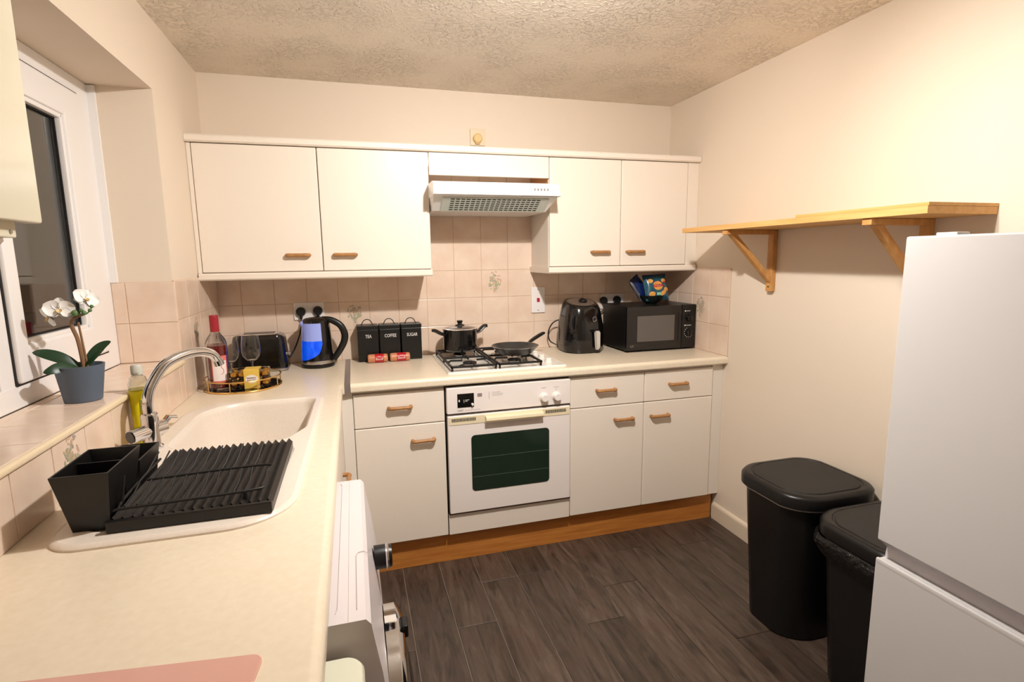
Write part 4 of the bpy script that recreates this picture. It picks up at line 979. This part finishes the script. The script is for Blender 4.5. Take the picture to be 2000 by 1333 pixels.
# ================================================================== WASHING MACHINE
wm = thing('washing_machine', 'white front-loading washing machine under the worktop', 'washing machine', (.35, -1.79, 0))
prof = [(.06, .015), (.655, .015), (.668, .03), (.674, .30), (.668, .50), (.660, .66), (.650, .745), (.641, .80), (.636, .835), (.628, .845), (.06, .845)]
part('body', M().prism(prof, 'y', -1.492, -2.090), WASH, wm, 25)
sm = M()
sm.tube([(.578, -1.512, .8455), (.582, -1.52, .8455), (.582, -2.05, .8455), (.579, -2.062, .8455)], .0007, 4)
sm.tube([(.600, -1.495, .8453), (.600, -2.088, .8453)], .0004, 4)
part('seam', sm, WASHG, wm)
dp = [(x+.0015, z) for x, z in [(.642, .795), (.6365, .836), (.629, .8452), (.618, .8455)]]
part('detergent_drawer', M().tube([(.641, -1.872, .838), (.629, -1.872, .8458), (.618, -1.874, .8458), (.614, -1.884, .8458), (.614, -2.06, .8458)], .0008, 4), WASHG, wm)
part('programme_dial', M().lathe([(.027, .650), (.027, .678), (.024, .690), (.0, .690)], (0, -1.725, .745), 24, 'x'), BLACKS, wm, label='black programme dial')
part('dial_ring', M().lathe([(.0275, .676), (.029, .679), (.0275, .683)], (0, -1.725, .745), 24, 'x', caps=False), CHROME, wm)
dy, dz_ = -1.80, .43
do = part('door_ring', M().lathe([(.150, .660), (.205, .664), (.205, .690), (.190, .704), (.165, .708), (.150, .698)], (0, dy, dz_), 48, 'x', caps=False), CHROME, wm, label='chrome door ring')
part('door_glass', M().lathe([(.151, .690), (.12, .712), (.06, .722), (0, .724)], (0, dy, dz_), 40, 'x'), BLACKG, do)
part('door_handle', M().box(.700, .714, dy-.02, dy+.02, dz_+.165, dz_+.195, .004), BLACKS, do)
ua = thing('undercounter_appliance', 'pale cream rounded appliance top at the bottom edge, below the worktop', 'appliance', (.33, -2.4, 0))
rb = lambda z, d: [(x, y, z) for x, y in inset(smooth_loop([(.05, -2.64), (.622, -2.64), (.622, -2.105), (.05, -2.105)], [.02, .03, .032, .02], 6), d)]
part('body', M().loft([rb(.02, .008), rb(.765, .008)]), WASH, ua)
part('lid', M().loft([rb(.766, 0), rb(.792, 0), rb(.798, .004)]), PALEG, ua)

# ================================================================== FRIDGE
fx = 1.87; fy0, fy1 = -2.512, -1.968
fg = thing('fridge_freezer', 'white fridge freezer at the right edge of the room', 'fridge', (2.15, -2.24, 0))
part('cabinet', M().box(fx+.058, 2.45, fy0+.002, fy1-.002, .03, 1.462, .004), FRIDGEM, fg)
def fdoor(name, z0, z1, grip):
    m = M()
    pr_ = [(fx+.055, z0), (fx+.002, z0), (fx, z0+.004)]
    m.box(fx, fx+.055, fy0, fy1, z0, z1, .005, 3)
    return part(name, m, FRIDGEM, fg)
up = fdoor('fridge_door', .715, 1.465, None); lo_ = fdoor('freezer_door', .05, .665, None)
part('grip_recess', M().prism([(fx+.006, .7145), (fx+.030, .7145), (fx+.056, .690), (fx+.056, .6655), (fx+.030, .6655), (fx+.034, .690)], 'y', fy0+.002, fy1-.002), mat('fridge_grip', (204, 200, 204), .3), fg)
part('grip_lip', M().box(fx-.0005, fx+.010, fy0+.001, fy1-.001, .652, .668, .004), FRIDGEM, lo_)
part('hinge_cover', M().box(fx+.012, fx+.05, -2.072, -2.027, 1.4645, 1.4715, .002), FRIDGEM, fg)
for y in (fy0+.05, fy1-.05):
    for x in (fx+.10, 2.40): part('foot', M().lathe([(0, 0), (.02, 0), (.02, .031)], (x, y, 0), 12), BLACKM, fg)

# ================================================================== SHELF
sh = thing('wall_shelf', 'pine shelf on wooden triangle brackets on the right wall', 'shelf', (2.33, -1.17, 1.54))
part('shelf_board', M().box(2.197, W-.001, -1.767, -.576, 1.537, 1.559, .0012), PINE, sh)
part('upper_board', M().box(2.199, W-.001, -1.768, -1.285, 1.5592, 1.569, .001), PINE, sh)
for yb in (-.885, -1.572):
    b = .017
    u = part('bracket_upright', M().box(W-.024, W-.001, yb-b, yb+b, 1.262, 1.5365, .002), BRACK, sh)
    part('bracket_arm', M().box(2.205, W-.0245, yb-b, yb+b, 1.516, 1.5365, .002), BRACK, u)
    part('bracket_brace', M().prism([(2.232, 1.5155), (2.262, 1.5155), (W-.0245, 1.330), (W-.0245, 1.300)], 'y', yb-b*.75, yb+b*.75), BRACK, u)
    part('screw', M().lathe([(0, -.0012), (.004, -.0012), (.004, .001)], (W-.024, yb, 1.283), 10, 'x'), BLACKM, u)

# ================================================================== BINS
def bin_ring(x0, x1, y0, y1, z, r=.09, bulge=.03):
    out = []
    for (x, y, zz) in rr((x0+x1)/2, (y0+y1)/2, (x1-x0)/2, (y1-y0)/2, r, z, 8):
        t = (y-(y0+y1)/2)/((y1-y0)/2); f = max(0, ((x0+x1)/2-x)/((x1-x0)/2))
        out.append((x-bulge*(1-t*t)*f, y, zz))
    return out
def pedal_bin(label, y0, y1, zt, liner):
    t = thing('waste_bin', label, 'bin', (2.27, (y0+y1)/2, 0), 'black kitchen bins'); x0, x1 = 2.085, 2.452
    br_ = lambda z, d: bin_ring(x0+d, x1-d, y0+d, y1-d, z)
    part('bin_body', M().loft([br_(0, .048), br_(.006, .042), br_(zt-.075, .016), br_(zt-.06, .016)]), BLACKS, t, 40)
    lid = part('lid_rim', M().loft([br_(zt-.052, .006), br_(zt-.046, .0), br_(zt-.014, .0), br_(zt-.004, .006), br_(zt, .016), br_(zt-.001, .024), br_(zt-.004, .026)]), BLACKS, t, 40)
    part('lid_flap', M().loft([br_(zt-.0039, .030), br_(zt+.001, .032), br_(zt+.003, .05), br_(zt+.0045, .10)]), mat('bin_lid_matt', (36, 34, 32), .6), lid, 40)
    part('rim_groove', M().loft([br_(zt-.0605, .012), br_(zt-.0525, .012)], False, False), mat('bin_trim', (150, 146, 140), .4), t)
    if liner:
        rnd = random.Random(5); rings = []
        for z, d, am in ((zt-.050, -.002, .001), (zt-.066, -.008, .006), (zt-.085, -.004, .009), (zt-.105, .004, .008), (zt-.12, .010, .002)):
            rings.append([(x+rnd.uniform(-am, am), y+rnd.uniform(-am, am), zz+rnd.uniform(-am, am)*.7) for x, y, zz in br_(z, d)])
        part('bin_liner', M().loft(rings, False, False), BAGM, t, 0, label='crumpled black liner hanging out')
pedal_bin('black kitchen bin nearest the oven run, by the shelf wall', -1.532, -1.168, .588, False)
pedal_bin('black kitchen bin with liner showing, next to the fridge', -1.918, -1.552, .566, True)
